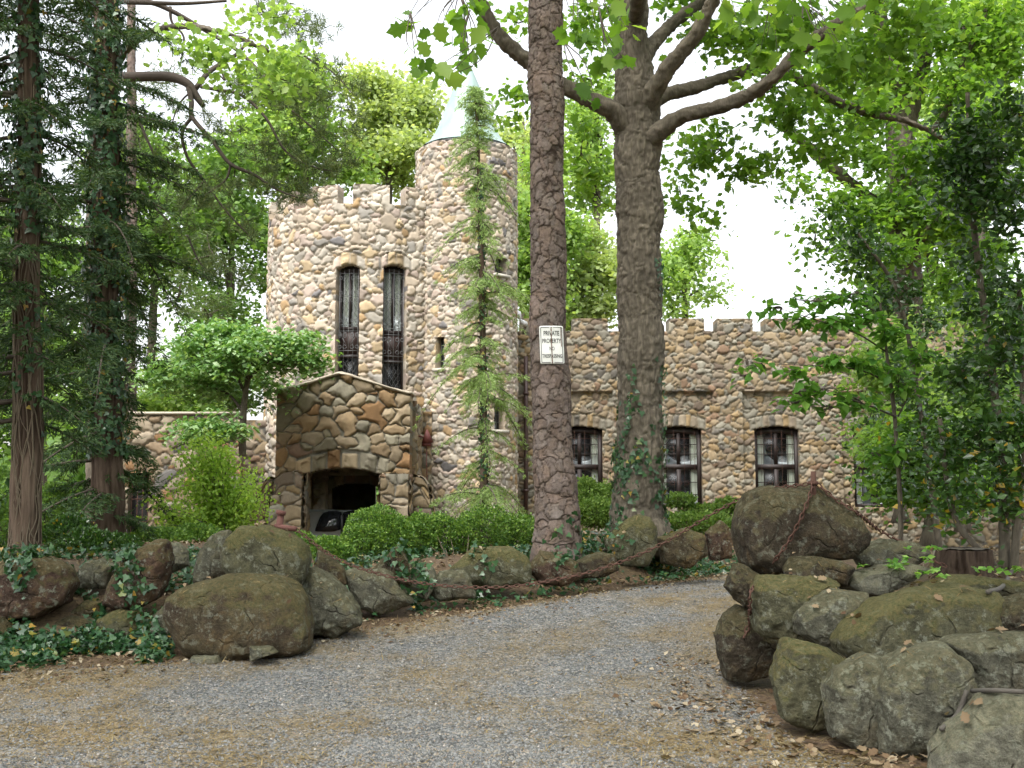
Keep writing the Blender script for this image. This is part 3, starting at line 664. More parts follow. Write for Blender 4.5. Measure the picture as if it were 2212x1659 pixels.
# ---------------------------------------------------------------- the parked car under the porch
CY = 27.1; cu = lambda u, d=CY - .85: (u - 1106) * d / F
cz = lambda v: P(700, v, CY - .85)[2]
cx0 = cu(655) - 1.02; croof = cz(1101); cg = croof - 1.76
car = empty('parked_car', (cx0 + 2.2, CY, cg), 'silver grey suv parked under the arched stone porch', 'car')
paint = flat('silver_grey_paint', (.36, .39, .40), .35, .15); cglass = flat('tinted_car_glass', (.012, .013, .015), .03); crub = flat('tyre_rubber', (.02, .02, .02), .8); calloy = flat('wheel_alloy', (.4, .4, .42), .35, .8); cblk = flat('black_trim', (.02, .02, .022), .5)
def loft(prof, w0, cxs):
    """side outline (x,z) lofted across the width, rounding in towards the top and the edges"""
    pr = spline(np.array(prof + [prof[0]]), 5)[:-1]
    out = []
    for t in cxs:
        k_ = abs(t) ** 6
        tb = np.clip((pr[:, 1] - 1.0) / .75, 0, 1)
        cxm = pr[:, 0].mean(); czm = .85
        x = cxm + (pr[:, 0] - cxm) * (1 - .035 * k_); z = czm + (pr[:, 1] - czm) * (1 - .05 * k_)
        out.append(np.stack([x, np.sign(t) * abs(t) * w0 * (1 - .16 * tb), z], 1))
    nV = len(pr); V = np.concatenate(out); i, j = np.meshgrid(np.arange(len(cxs) - 1), np.arange(nV), indexing='ij'); i = i.ravel(); j = j.ravel(); j2 = (j + 1) % nV
    q = np.stack([i * nV + j, i * nV + j2, (i + 1) * nV + j2, (i + 1) * nV + j], 1)
    return V, [q, np.arange(nV)[None], (np.arange(nV) + nV * (len(cxs) - 1))[None, ::-1]], {}
base = np.array([cx0, CY, cg])
body = loft([(0.05, .45), (0, .8), (.05, 1.02), (.14, 1.2), (.36, 1.62), (.55, 1.73), (1.2, 1.76), (2.2, 1.74), (2.55, 1.66), (3.05, 1.18), (3.25, 1.08), (4.2, .98), (4.42, .85), (4.45, .5), (4.3, .33), (.3, .33)], .87, [-1, -.97, -.9, -.7, -.3, 0, .3, .7, .9, .97, 1])
put('body', mesh_np('body', body[0] + base, body[1]), paint, car)
def pane(name, poly, y0=-.875):
    n_ = len(poly); tb = lambda z: y0 * (1 - .16 * np.clip((z - 1.0) / .75, 0, 1)) - .012
    pr = spline(np.array(list(poly) + [poly[0]]), 3)[:-1]
    v_ = np.array([[x, tb(z), z] for x, z in pr] + [[x, tb(z) + .02, z] for x, z in pr]) + base; n_ = len(pr); i = np.arange(n_); j = (i + 1) % n_
    return put(name, mesh_np(name, v_, [i[None], i[None, ::-1] + n_, np.stack([i, i + n_, j + n_, j], 1)], smooth=False), cglass, car)
kx = lambda u: cu(u) - cx0; kz = lambda v: cz(v) - cg
pane('side_window', [(.42, 1.14), (.56, 1.6), (.62, 1.62), (.98, 1.62), (.84, 1.14)])
pane('side_window', [(kx(684), kz(1146)), (kx(686), kz(1138)), (kx(700), kz(1108)), (kx(738), kz(1106)), (kx(738), kz(1144)), (kx(690), kz(1148))])
pane('side_window', [(kx(744), kz(1144)), (kx(744), kz(1106)), (kx(744) + .75, kz(1107)), (kx(744) + 1.02, kz(1144))])
put('door_pillar', mesh_np('door_pillar', *[a if i else a + base for i, a in enumerate(boxes((kx(739), kx(743.5), -.86, -.80, 1.14, 1.64)))]), cblk, car)
hv = boxes((kx(678), kx(693), -.905, -.875, kz(1160), kz(1156)))
put('door_handle', mesh_np('door_handle', hv[0] + base, hv[1], smooth=False), flat('grey_handle', (.3, .33, .34), .3, .5), car)
for sx_ in (kx(668), kx(741)):
    sm = box(sx_ - .004, sx_ + .004, -.882, -.86, .5, 1.15); put('door_seam', mesh_np('door_seam', sm[0] + base, sm[1], smooth=False), cblk, car)
for wx in (.85, 3.55):
    for wy in (-.78, .78):
        wv = tube([base + (wx, wy - .1, .34), base + (wx, wy + .1, .34)], .34, 24)
        wh = put('wheel', mesh_np('wheel', wv[0], wv[1]), crub, car)
        rv_ = tube([base + (wx, wy - .115, .34), base + (wx, wy + .115, .34)], .2, 16)
        rm = put('rim', mesh_np('rim', rv_[0], rv_[1]), calloy, car); rm.parent = wh; rm.matrix_parent_inverse = Matrix.Identity(4); wh.matrix_parent_inverse = Matrix.Translation(-car.location)
rl, wl = flat('red_lens', (.25, .01, .01), .2), flat('clear_lens', (.6, .6, .6), .1)
for y0_, y1_ in ((-.8, -.6), (.6, .8)):
    tl = box(-.01, .06, y0_, y1_, .85, 1.1); put('tail_light', mesh_np('tail_light', tl[0] + base, tl[1], smooth=False), rl, car)
    hl = box(4.36, 4.44, y0_ * .96, y1_ * .96, .68, .85); put('headlight', mesh_np('headlight', hl[0] + base, hl[1], smooth=False), wl, car)
# ---------------------------------------------------------------- boulders
BVHS = []                                                    # world-space meshes that ivy and leaves can lie on
def ico(sub):
    bm = bmesh.new(); bmesh.ops.create_icosphere(bm, subdivisions=sub, radius=1)
    v = np.array([q.co[:] for q in bm.verts]); f = np.array([[q.index for q in p.verts] for p in bm.faces]); bm.free(); return v, f
ICO = {s: ico(s) for s in (3, 4, 5, 6)}
def boulder(conv, poly, d, m, label, seed, depth=.55, facets=5, rough=1.0, sub=5, boxy=.62, group='boulders of the drive walls', name='boulder', lean=0.):
    pts = np.array([conv(a, b) for a, b in poly], float); pts = pts.mean(0) + (pts - pts.mean(0)) * 1.03
    c = (pts.min(0) + pts.max(0)) / 2 * .5 + pts.mean(0) * .5
    dense = np.concatenate([pts[i] + (pts[(i + 1) % len(pts)] - pts[i]) * t for i in range(len(pts)) for t in np.linspace(0, 1, 12, endpoint=False)[:, None, None]])
    dense = dense.reshape(-1, 2) - c
    ang = np.arctan2(-dense[:, 1], dense[:, 0]); rad = np.hypot(dense[:, 0], dense[:, 1]); o_ = np.argsort(ang); ang, rad = ang[o_], rad[o_]
    tt = np.linspace(-math.pi, math.pi, 181); rr = np.interp(tt, np.concatenate([ang[-3:] - 2 * math.pi, ang, ang[:3] + 2 * math.pi]), np.concatenate([rad[-3:], rad, rad[:3]]))
    ker = np.array([0, 1, 2, 1, 0]) / 4; rr = np.convolve(np.concatenate([rr[-5:-1], rr, rr[1:5]]), ker, 'same')[4:-4]
    V, Fc = ICO[sub]; V = V.copy(); rng = np.random.default_rng(seed)
    S_ = d / F; hd = depth * .5 * (np.ptp(pts[:, 0]) + np.ptp(pts[:, 1])) * .5 * S_
    n = V.copy()
    K = 7 + 2 * facets; rp_ = np.full(len(V), 1.12)          # a broken stone: planes cut across the side that shows
    for k_ in range(K):
        q = rng.normal(size=3) * (1, 1, .9) + (0, -.55, .15); q /= np.linalg.norm(q); dt_ = V @ q
        rp_ = np.minimum(rp_, np.where(dt_ > .2, rng.uniform(.80, .97) / np.maximum(dt_, .2), 9))
    n = V * (rp_ * min(1, .25 + .12 * facets) + (1 - min(1, .25 + .12 * facets)))[:, None]
    th = np.arctan2(V[:, 2], V[:, 0]); rho = np.hypot(V[:, 0], V[:, 2])
    rt = np.interp(th, tt, rr) * S_
    sh = np.hypot(n[:, 0], n[:, 2]) / np.maximum(rho, 1e-6)
    rp = rho ** boxy * rt * (.40 + .62 * np.clip(sh, 0, 1.06))
    y = np.sign(V[:, 1]) * np.abs(n[:, 1]) ** .65 * hd
    c3 = P(c[0], c[1], d)
    W = np.stack([rp * np.cos(th), y, rp * np.sin(th)], 1)
    W[:, 1] += lean * W[:, 2]
    sz = (rr.mean() * S_)
    nv = W / (np.linalg.norm(W, axis=1)[:, None] + 1e-6)
    off = seed * 3.1
    dsp = .055 * sz * fbm(W / sz * 1.4 + off, 4, seed) + .026 * sz * fbm(W / sz * 6 + off, 3, seed + 3)
    dsp = dsp + .010 * sz * fbm(W / sz * 15 + off, 3, seed + 5)
    rdg = .05 * sz * np.abs(fbm(W / sz * 2.1 + off + 5, 3, seed + 9))
    W = W + nv * ((dsp - rdg) * rough)[:, None]
    me = mesh_np(name, W, [Fc]); o = put(name, me, M[m]); o.location = c3; tag(o, label, 'boulder', group)
    BVHS.append((W + c3, Fc)); return o
GL, GR = 'boulders edging the left side of the drive', 'boulders piled on the right side of the drive'
BL = [
 (CL, [(1005,560),(1080,500),(1250,460),(1420,430),(1600,440),(1700,480),(1760,580),(1795,720),(1790,830),(1750,865),(1600,890),(1450,910),(1250,915),(1130,890),(1060,820),(1040,740),(1000,650)], 10.6, 'boulder_brown', 'largest rounded brown boulder at the drive edge, carrying a smaller boulder', .75, 2, .5),
 (CL, [(1320,300),(1350,210),(1420,150),(1550,140),(1680,180),(1780,260),(1805,330),(1790,440),(1750,520),(1650,470),(1500,450),(1370,440),(1320,380)], 11.0, 'boulder_moss', 'smooth olive boulder resting on top of the largest brown boulder', .8, 2, .45),
 (CL, [(1790,400),(1850,400),(1960,460),(2060,560),(2120,620),(2130,710),(1960,810),(1880,795),(1790,790),(1740,560)], 11.2, 'boulder_grey', 'pale grey wedge boulder right of the largest brown boulder, by the gravel', .7, 7, 1.),
 (CL, [(1145,420),(1170,300),(1250,190),(1340,180),(1370,300),(1360,430),(1250,480),(1150,480)], 11.6, 'boulder_grey', 'upright pale topped boulder just left of the smooth olive top boulder', .7, 6, 1.),
 (CL, [(630,590),(660,480),(730,340),(800,280),(900,230),(980,235),(1000,350),(980,480),(950,560),(850,600),(720,620)], 11.3, 'boulder_red', 'sloping speckled brown boulder in the ivy, under the lime green shrub', .6, 4, .8),
 (CL, [(985,240),(1050,240),(1100,290),(1105,370),(1020,410),(980,350)], 11.75, 'boulder_light', 'small pale rock behind the sloping speckled boulder', .7, 5, 1.),
 (CL, [(460,400),(520,345),(600,335),(690,370),(650,440),(630,505),(490,505)], 11.6, 'boulder_grey', 'small angular grey rock between the far left boulder and the sloping one', .7, 6, 1.),
 (CL, [(-160,560),(-90,420),(0,370),(120,320),(270,330),(380,390),(430,480),(400,600),(240,670),(0,680)], 11.1, 'boulder_red', 'big reddish boulder below the vine covered trunk, cut by the frame', .65, 4, .8),
 (CL, [(890,760),(920,660),(1000,590),(1060,700),(1060,860),(940,840)], 11.0, 'boulder_grey', 'grey boulder half hidden behind the left end of the largest boulder', .8, 3, .8),
 (CL, [(590,690),(700,630),(800,640),(860,720),(850,820),(700,840),(590,800)], 11.1, 'boulder_moss', 'green mossy rock low in the ivy under the sloping boulder', .7, 4, .9),
 (CL, [(420,650),(500,580),(590,590),(600,650),(500,690)], 11.35, 'boulder_brown', 'little brown rock poking out of ivy beside the reddish boulder', .8, 4, 1.),
 (CL, [(300,720),(420,670),(560,690),(590,770),(450,830),(310,800)], 11.2, 'boulder_dark', 'dark rock almost buried in ivy at the left wall foot', .8, 4, 1.),
 (CL, [(-90,700),(0,680),(70,760),(20,850),(-90,850)], 10.8, 'boulder_dark', 'dark rock at the left border below the reddish boulder', .8, 4, 1.),
 (CL, [(1130,905),(1280,905),(1300,945),(1180,955),(1125,945)], 10.2, 'boulder_light', 'flat pale stone chocked under the left end of the largest boulder', .9, 5, .8),
 (CL, [(1470,845),(1600,850),(1635,885),(1560,905),(1475,935)], 10.15, 'boulder_grey', 'grey wedge stone chocked under the right end of the largest boulder', .9, 6, .8),
 (CM, [(230,720),(300,690),(460,700),(560,730),(620,830),(690,920),(560,970),(420,1000),(320,940),(250,850)], 12.2, 'boulder_grey', 'pale rock with a scooped hollow beside the chain', .7, 7, 1.),
 (CM, [(415,705),(500,610),(590,533),(645,590),(668,700),(680,800),(560,790),(450,750)], 12.3, 'boulder_dark', 'pointed dark triangular rock standing before the round hedge bush', .55, 3, .5),
 (CM, [(650,705),(830,690),(870,760),(840,850),(800,920),(720,860),(640,800)], 12.6, 'boulder_light', 'flat topped pale rock right of the pointed triangular rock', .7, 6, 1.),
 (CM, [(835,760),(890,710),(1060,700),(1115,760),(1125,890),(900,910),(830,860)], 12.7, 'boulder_grey', 'square grey rock between the flat topped rock and the straw covered one', .7, 5, 1.),
 (CM, [(960,690),(1060,610),(1100,560),(1230,538),(1400,550),(1500,600),(1530,680),(1520,780),(1300,820),(1100,810),(1000,750)], 13.3, 'boulder_moss', 'broad humped boulder covered with pine straw in the middle of the wall', .7, 3, .8),
 (CM, [(1515,690),(1600,568),(1700,590),(1850,650),(1890,750),(1750,800),(1600,790)], 13.6, 'boulder_red', 'brown slanting boulder just right of the broad humped one', .7, 4, .9),
 (CM, [(1840,640),(2000,580),(2120,590),(2150,700),(2000,760),(1870,750)], 14.0, 'boulder_dark', 'low brown rock under ivy below the scaly pine trunk', .7, 4, 1.),
 (CM, [(650,670),(750,638),(840,680),(800,705),(680,705)], 13.3, 'boulder_dark', 'flat dark slab behind the pointed triangular rock', .9, 4, 1.),
 (CW, [(610,1500),(700,1420),(800,1375),(870,1390),(905,1450),(915,1570),(850,1650),(700,1650),(630,1580)], 14.4, 'boulder_moss', 'green mossy domed boulder at the foot of the oak', .7, 4, .7),
 (CW, [(915,1500),(1050,1450),(1180,1480),(1210,1600),(1100,1670),(940,1650)], 14.8, 'boulder_brown', 'brown rock wrapped in ivy right of the mossy domed boulder', .7, 4, 1.),
 (CW, [(1195,1470),(1280,1405),(1340,1450),(1340,1610),(1220,1630)], 15.0, 'boulder_red', 'upright ivy hung rock nearest the top of the drive', .7, 4, 1.),
 (CM, [(30,560),(120,600),(210,700),(240,800),(120,820),(0,720)], 12.1, 'boulder_dark', 'dark rock under trailing stems behind the pale wedge boulder', .8, 4, 1.),
]
for k_, (cv, poly, d, m, lab, dp, fac, rg) in enumerate(BL): boulder(cv, poly, d, m, lab, 100 + k_, dp, fac, rg, group=GL, sub=6 if d < 11.4 else 5, boxy=.5 if k_ < 2 else .62)
BR = [
 (CR, [(262,380),(270,290),(320,200),(400,168),(540,172),(640,168),(720,220),(860,320),(932,420),(925,470),(840,545),(600,570),(500,655),(380,630),(290,575),(265,460)], 9.6, 'boulder_dark', 'huge dark boulder crowning the right pile, chained across its face', .75, 3, .7),
 (CR, [(185,700),(240,585),(300,590),(372,640),(350,720),(330,805),(270,795),(220,740)], 9.4, 'boulder_dark', 'small brown rock jutting toward the gravel under the huge chained boulder', .9, 6, 1.),
 (CR, [(505,610),(540,545),(640,535),(780,565),(850,600),(810,690),(620,690),(510,655)], 9.2, 'boulder_dark', 'flattish rock wedged under the right half of the huge chained boulder', .8, 4, .8),
 (CR, [(345,720),(370,655),(500,648),(720,662),(785,690),(730,740),(660,850),(580,985),(450,965),(360,925),(338,880)], 8.9, 'boulder_moss', 'squared green grey block below the huge chained boulder', .75, 6, .8),
 (CR, [(540,880),(570,820),(680,740),(760,708),(945,745),(880,850),(800,960),(750,1050),(650,990),(560,955)], 8.6, 'boulder_grey', 'ridged grey rock between the squared block and the long boulder', .7, 8, .9),
 (CR, [(768,970),(830,880),(960,790),(1150,720),(1400,700),(1570,730),(1605,800),(1605,930),(1400,1010),(1100,1065),(870,1100),(800,1055)], 8.4, 'boulder_moss', 'long smooth boulder lying across the right pile with straw on top', .75, 3, .6),
 (CR, [(158,960),(190,860),(260,805),(330,820),(400,920),(510,960),(520,1080),(450,1130),(300,1172),(190,1172),(168,1050)], 9.5, 'boulder_dark', 'upright mossy block at the gate corner where the chain ends', .8, 6, .7),
 (CR, [(448,1180),(510,985),(600,985),(740,1035),(845,1110),(820,1170),(770,1220),(750,1400),(620,1435),(480,1385),(452,1280)], 7.9, 'boulder_moss', 'olive boulder with a notched top low beside the fallen leaves', .75, 5, .8),
 (CR, [(728,1220),(800,1140),(920,1080),(1060,1072),(1060,1150),(1030,1260),(1020,1550),(900,1540),(760,1475),(738,1350)], 7.5, 'boulder_grey', 'tall pale edged boulder second along the bottom row', .75, 5, .7),
 (CR, [(1000,1230),(1050,1110),(1200,1048),(1340,1028),(1440,1130),(1465,1230),(1410,1380),(1320,1570),(1200,1630),(1030,1570),(1000,1400)], 7.3, 'boulder_grey', 'big lichen streaked boulder in the middle of the bottom row', .75, 4, .7),
 (CR, [(1330,990),(1420,955),(1770,960),(1960,1000),(1960,1270),(1480,1255),(1445,1140)], 7.4, 'boulder_grey', 'wide grey green slab at the right border under the long boulder', .6, 5, .7),
 (CR, [(1315,1560),(1360,1470),(1480,1370),(1620,1280),(1770,1290),(1960,1340),(1960,1760),(1300,1760)], 6.7, 'boulder_light', 'nearest pale lichened boulder in the lower right corner', .7, 4, .6),
 (CR, [(1595,850),(1650,780),(1770,740),(1930,760),(1930,970),(1650,965)], 8.2, 'boulder_dark', 'dark round rock at the right end of the long boulder', .8, 4, .8),
 (CR, [(845,535),(930,480),(1030,448),(1180,470),(1250,520),(1160,600),(1000,610),(890,585)], 10.0, 'boulder_grey', 'grey rock behind the huge chained boulder, under the hanging chain', .7, 5, 1.),
 (CR, [(795,690),(860,620),(1000,590),(1150,568),(1260,600),(1110,690),(1000,750),(850,730)], 9.4, 'boulder_light', 'pale flat rock topped by green seedlings', .7, 6, 1.),
 (CR, [(1240,690),(1400,640),(1600,650),(1800,680),(1800,750),(1500,750),(1300,740)], 9.2, 'boulder_moss', 'low mossy slab behind the long boulder', .8, 4, .8),
 (CR, [(600,960),(760,1010),(900,1060),(860,1140),(700,1100),(590,1030)], 8.7, 'boulder_dark', 'dark rock in the gap beneath the ridged grey rock', .7, 3, 1.),
 (CR, [(1420,1230),(1560,1230),(1600,1330),(1500,1400),(1380,1440),(1340,1480),(1380,1350)], 7.35, 'boulder_dark', 'dark rock in the gap above the corner boulder', .6, 3, 1.),
]
for k_, (cv, poly, d, m, lab, dp, fac, rg) in enumerate(BR): boulder(cv, poly, d, m, lab, 200 + k_, dp, fac, rg, group=GR, sub=6, boxy=.5 if k_ in (0, 5) else .58)

def bvh_of(items):
    V = []; T = []; n = 0
    for v, f in items:
        V.append(v); T.append(f + n); n += len(v)
    V = np.concatenate(V); T = np.concatenate(T)
    return BVHTree.FromPolygons(V.tolist(), T.tolist())
sel = (gv[qs[:1, 0]], None)
gx0 = np.arange(-9, 8, .12); gy0 = np.arange(5.5, 24, .12); X, Y = np.meshgrid(gx0, gy0)
gz0 = np.maximum(ground_z(X.ravel(), Y.ravel()), -9); idx = np.arange(X.size).reshape(X.shape)
gq = np.stack([idx[:-1, :-1].ravel(), idx[:-1, 1:].ravel(), idx[1:, 1:].ravel(), idx[1:, :-1].ravel()], 1)
gtri = np.concatenate([gq[:, [0, 1, 2]], gq[:, [0, 2, 3]]])
BVH = bvh_of(BVHS + [(np.stack([X.ravel(), Y.ravel(), gz0], 1), gtri)])
BVH_ROCK = bvh_of(BVHS); NROCK = sum(len(f) for v, f in BVHS)

# ---------------------------------------------------------------- leaves
TPL = {}
TPL['ovate'] = (np.array([[0, 0, 0], [-.30, .45, .10], [.30, .45, .10], [0, 1, -.06], [0, .5, 0]]), [[0, 4, 1], [0, 2, 4], [4, 3, 1], [4, 2, 3]])
TPL['quad'] = (np.array([[0, 0, 0], [-.36, .5, .08], [0, 1, 0], [.36, .5, .08]]), [[0, 2, 1], [0, 3, 2]])
TPL['blade'] = (np.array([[-.05, 0, 0], [.05, 0, 0], [0, 1, 0]]), [[0, 1, 2]])
TPL['fat'] = (np.array([[-.11, 0, 0], [.11, 0, 0], [0, 1, 0]]), [[0, 1, 2]])
lob = [(0, 0), (.13, .06), (.27, .14), (.23, .27), (.44, .40), (.29, .50), (.35, .68), (.19, .72), (0, 1)]
lv = [(x_, y_, .18 * abs(x_)) for x_, y_ in lob] + [(-x_, y_, .18 * abs(x_)) for x_, y_ in lob[1:-1]] + [(0, .4, 0)]
c_ = len(lv) - 1; lf = [[c_, i, i + 1] for i in range(8)] + [[c_, 9, 0]] + [[c_, 9 + i + 1, 9 + i] for i in range(6)] + [[c_, 8, 15]]
TPL['lobed'] = (np.array(lv), lf)
iv = [(0, 0), (.28, -.12), (.50, .22), (.26, .42), (0, 1), (-.26, .42), (-.50, .22), (-.28, -.12)]
TPL['ivy'] = (np.array([(x_, y_, .1 * abs(x_)) for x_, y_ in iv] + [(0, .25, 0)]), [[8, i, (i + 1) % 8] for i in range(8)])
def leaves(pos, direc, nrm, size, tpl, rng, rnd=None, jitter=.3):
    """one leaf per row: blade axis along direc, face towards nrm"""
    n = len(pos); tv, tf = TPL[tpl]; tf = np.array(tf)
    d = direc / (np.linalg.norm(direc, axis=1)[:, None] + 1e-9)
    x = np.cross(d, nrm); x /= np.linalg.norm(x, axis=1)[:, None] + 1e-9
    z = np.cross(x, d)
    s = np.asarray(size) * (1 + jitter * rng.uniform(-1, 1, n))
    v = pos[:, None] + s[:, None, None] * (tv[None, :, 0, None] * x[:, None] + tv[None, :, 1, None] * d[:, None] + tv[None, :, 2, None] * z[:, None])
    k_ = len(tv); f = (tf[None] + (np.arange(n) * k_)[:, None, None]).reshape(-1, 3)
    r = rng.uniform(0, 1, n) if rnd is None else rnd
    return v.reshape(-1, 3), [f], {'rnd': np.repeat(r, k_)}
def rdir(rng, n, up=0., flat=1.):
    d = rng.normal(size=(n, 3)); d[:, 2] = d[:, 2] * flat + up; return d / (np.linalg.norm(d, axis=1)[:, None] + 1e-9)

def cast(pts, direc, bvh=None, skip=0.):
    out = []; nr = []; rs = np.random.default_rng(8); dv = Vector(direc).normalized(); bvh = bvh or BVH
    for p in pts:
        h = bvh.ray_cast(Vector(p), dv, 12)
        if h[0] is not None and skip and h[2] < NROCK and (rs.uniform() < skip or math.sin(h[0][0] * 7.1 + h[0][2] * 4) < .35): continue
        if h[0] is not None: out.append(h[0][:]); n_ = h[1]; nr.append(n_[:] if n_.dot(dv) < 0 else (-n_)[:])
    return np.array(out).reshape(-1, 3), np.array(nr).reshape(-1, 3)
def drape(rng, n, region, keep, direc, size, lift, tpl, m, name, label, rnd=None, kind='stuff', tilt=.6, bvh=None, z0=4., skip=0.):
    x0, x1, y0, y1 = region; d = np.array(direc, float)
    x = rng.uniform(x0, x1, n); y = rng.uniform(y0, y1, n)
    k_ = keep(x, y); x, y = x[k_], y[k_]
    st = np.stack([x, y, np.full(len(x), 0.)], 1) - d / d[2] * -z0 * -1 if False else np.stack([x - d[0] / -d[2] * z0, y - d[1] / -d[2] * z0, np.full(len(x), z0 + .3)], 1)
    p, nr = cast(st, d, bvh, skip)
    q = rng.normal(size=p.shape) * tilt + nr; q /= np.linalg.norm(q, axis=1)[:, None]
    dr = np.cross(q, rng.normal(size=p.shape)); dr[:, 2] -= .25
    p = p + nr * (lift[0] + (lift[1] - lift[0]) * rng.uniform(0, 1, len(p)) ** 2)[:, None]
    return p, dr, q
ALL_IVY = []
rng = np.random.default_rng(5)
def lefty(lo, hi, sc=.9, th=0., seed=1):                     # distance band behind the left edge of the drive, broken up by noise
    return lambda x, y: (bank_l(x, y) > lo) & (bank_l(x, y) < hi) & (n2(x, y, sc, seed, 3) > th)
parts = []
for n_, reg, keep, direc, sz in (
    (22000, (-6.5, -3.2, 9.5, 12.6), lefty(-.22, 1.6, 1.6, -.22, 2), (0, .55, -.8), .058),
    (9000, (-6.5, -2.6, 11, 15), lefty(1.2, 3, 1.0, -.1, 3), (0, .3, -.95), .065),
    (2200, (-2.2, .5, 11.2, 14.5), lefty(.1, 1.6, 1.5, .12, 4), (0, .6, -.8), .062),
    (2600, (-1.9, -.9, 11.3, 13.5), lefty(.35, 2.2, 1.5, -.1, 5), (0, .5, -.85), .07),
    (11000, (-.5, 4.2, 12.5, 18), lefty(.15, 1.9, 1.2, -.22, 6), (0, .6, -.8), .062),
    (5000, (.3, 5, 13, 19), lefty(.8, 2.8, 1.1, -.05, 7), (0, .3, -.95), .065),
    (9000, (-2.2, 1.2, 12.5, 16.5), lefty(.9, 3.4, 1.3, -.25, 9), (0, .3, -.95), .06),
    (2500, (-1.7, 3.0, 11.5, 17), lefty(.0, .35, 1.6, -.1, 8), (0, .2, -1), .055)):
    p, dr, q = drape(rng, n_, reg, keep, direc, sz, (.01, .13), 'ivy', None, None, None, skip=.45)
    parts.append(leaves(p, dr, q, sz, 'ivy', rng, jitter=.45))
o = put('ivy', mesh_np('ivy', *join(parts), smooth=False), M['leaf_ivy']); tag(o, 'dark glossy ivy creeping over the left boulders and bank', 'ivy', kind='stuff')

# dry leaves and pine straw on the drive margins
parts = []
def litter_keep(x, y):
    bl, br = bank_l(x, y), bank_r(x, y)
    a = np.exp(-((bl + .02) / .42) ** 2) * 2.2 * (y > 9) + np.exp(-((br + .05) / .6) ** 2) * 1.5 * (y < 10.5) + .8 * (br > .2) + .35 * (bl > .3) + .012
    return rng.uniform(0, 1, len(x)) < a * (.5 + .9 * (n2(x, y, 1.6, 31) > -.1))
p, dr, q = drape(rng, 46000, (-6.5, 7.5, 5.8, 18), litter_keep, (0, .05, -1), .07, (.024, .05), 'lobed', None, None, None, tilt=.35, skip=.7)
ok = (q[:, 2] > .72) | (rng.uniform(0, 1, len(p)) < .12); p, dr, q = p[ok], dr[ok], q[ok]
big = (bank_r(p[:, 0], p[:, 1]) > -1.3) & (p[:, 1] < 9)
parts.append(leaves(p[big], dr[big], q[big], .062, 'lobed', rng, jitter=.5)); parts.append(leaves(p[~big], dr[~big], q[~big], .05, 'ovate', rng, jitter=.5))
o = put('fallen_leaves', mesh_np('fallen_leaves', *join(parts), smooth=False), M['litter']); tag(o, 'dry brown leaves scattered along the drive margins', 'leaves', kind='stuff')
n_ = 70000
x = rng.uniform(-6, 5, n_); y = 6 + 11 * rng.uniform(0, 1, n_) ** 1.5
ok = (np.minimum(-bank_l(x, y), -bank_r(x, y)) > -.1) & (rng.uniform(0, 1, n_) < .08 + straw_mask(x, y))
x, y = x[ok], y[ok]; p = np.stack([x, y, drive_z(x, y) + rng.uniform(.004, .02, len(x))], 1)
dr = rdir(rng, len(x), 0, .12); o = put('pine_straw', mesh_np('pine_straw', *leaves(p, dr, np.tile([0, 0, 1.], (len(x), 1)), .085, 'blade', rng), smooth=False), M['straw'])
tag(o, 'tan fallen pine needles strewn over the gravel', 'pine straw', kind='stuff')
# straw and twigs on the boulder tops
p, dr, q = drape(rng, 9000, (-5.5, 4.8, 6.2, 16), lambda x, y: n2(x, y, 2.5, 77) > .12, (0, .25, -1), .07, (.003, .012), 'blade', None, None, None, tilt=.1, bvh=BVH_ROCK)
ok = q[:, 2] > .55
o = put('straw_on_rocks', mesh_np('straw_on_rocks', *leaves(p[ok], dr[ok], q[ok], .09, 'blade', rng), smooth=False), M['straw']); tag(o, 'dry pine needles caught on top of the boulders', 'pine straw', kind='stuff')
# loose stones of the gravel
n_ = 210000
y = 6 + 11 * rng.uniform(0, 1, n_) ** 1.9; x = rng.uniform(-1, 1, n_) * (.52 * y) + .3
ok = (np.minimum(-bank_l(x, y), -bank_r(x, y)) > -.05) & (rng.uniform(0, 1, n_) < 1.0 - .75 * straw_mask(x, y)); x, y = x[ok], y[ok]; n_ = len(x)
oc = np.array([[1, 0, 0], [0, 1, 0], [-1, 0, 0], [0, -1, 0], [0, 0, 1.]]); of = np.array([[0, 1, 4], [1, 2, 4], [2, 3, 4], [3, 0, 4]])
s_ = .0065 + .009 * rng.uniform(0, 1, n_) ** 2.5; a = rng.uniform(0, 6.28, n_)
lv = oc[None] * (1 + .35 * rng.uniform(-1, 1, (n_, 5, 1))); lv[:, :, 2] = lv[:, :, 2] * .8 + .25 * rng.uniform(-1, 1, (n_, 5)) * (lv[:, :, 2] == 0)
lv[:, 4, :2] += .35 * rng.uniform(-1, 1, (n_, 2))
vx = lv[:, :, 0] * np.cos(a)[:, None] - lv[:, :, 1] * np.sin(a)[:, None]; vy = lv[:, :, 0] * np.sin(a)[:, None] + lv[:, :, 1] * np.cos(a)[:, None]
pv = np.stack([x[:, None] + s_[:, None] * vx, y[:, None] + s_[:, None] * vy, drive_z(x, y)[:, None] + .002 + s_[:, None] * lv[:, :, 2]], 2).reshape(-1, 3)
o = put('gravel', mesh_np('gravel', pv, [(of[None] + 5 * np.arange(n_)[:, None, None]).reshape(-1, 3)], {'rnd': np.repeat(rng.uniform(0, 1, n_), 5)}, smooth=False), M['pebble'])
tag(o, 'loose blue grey crushed stones on the driveway', 'gravel', kind='stuff')

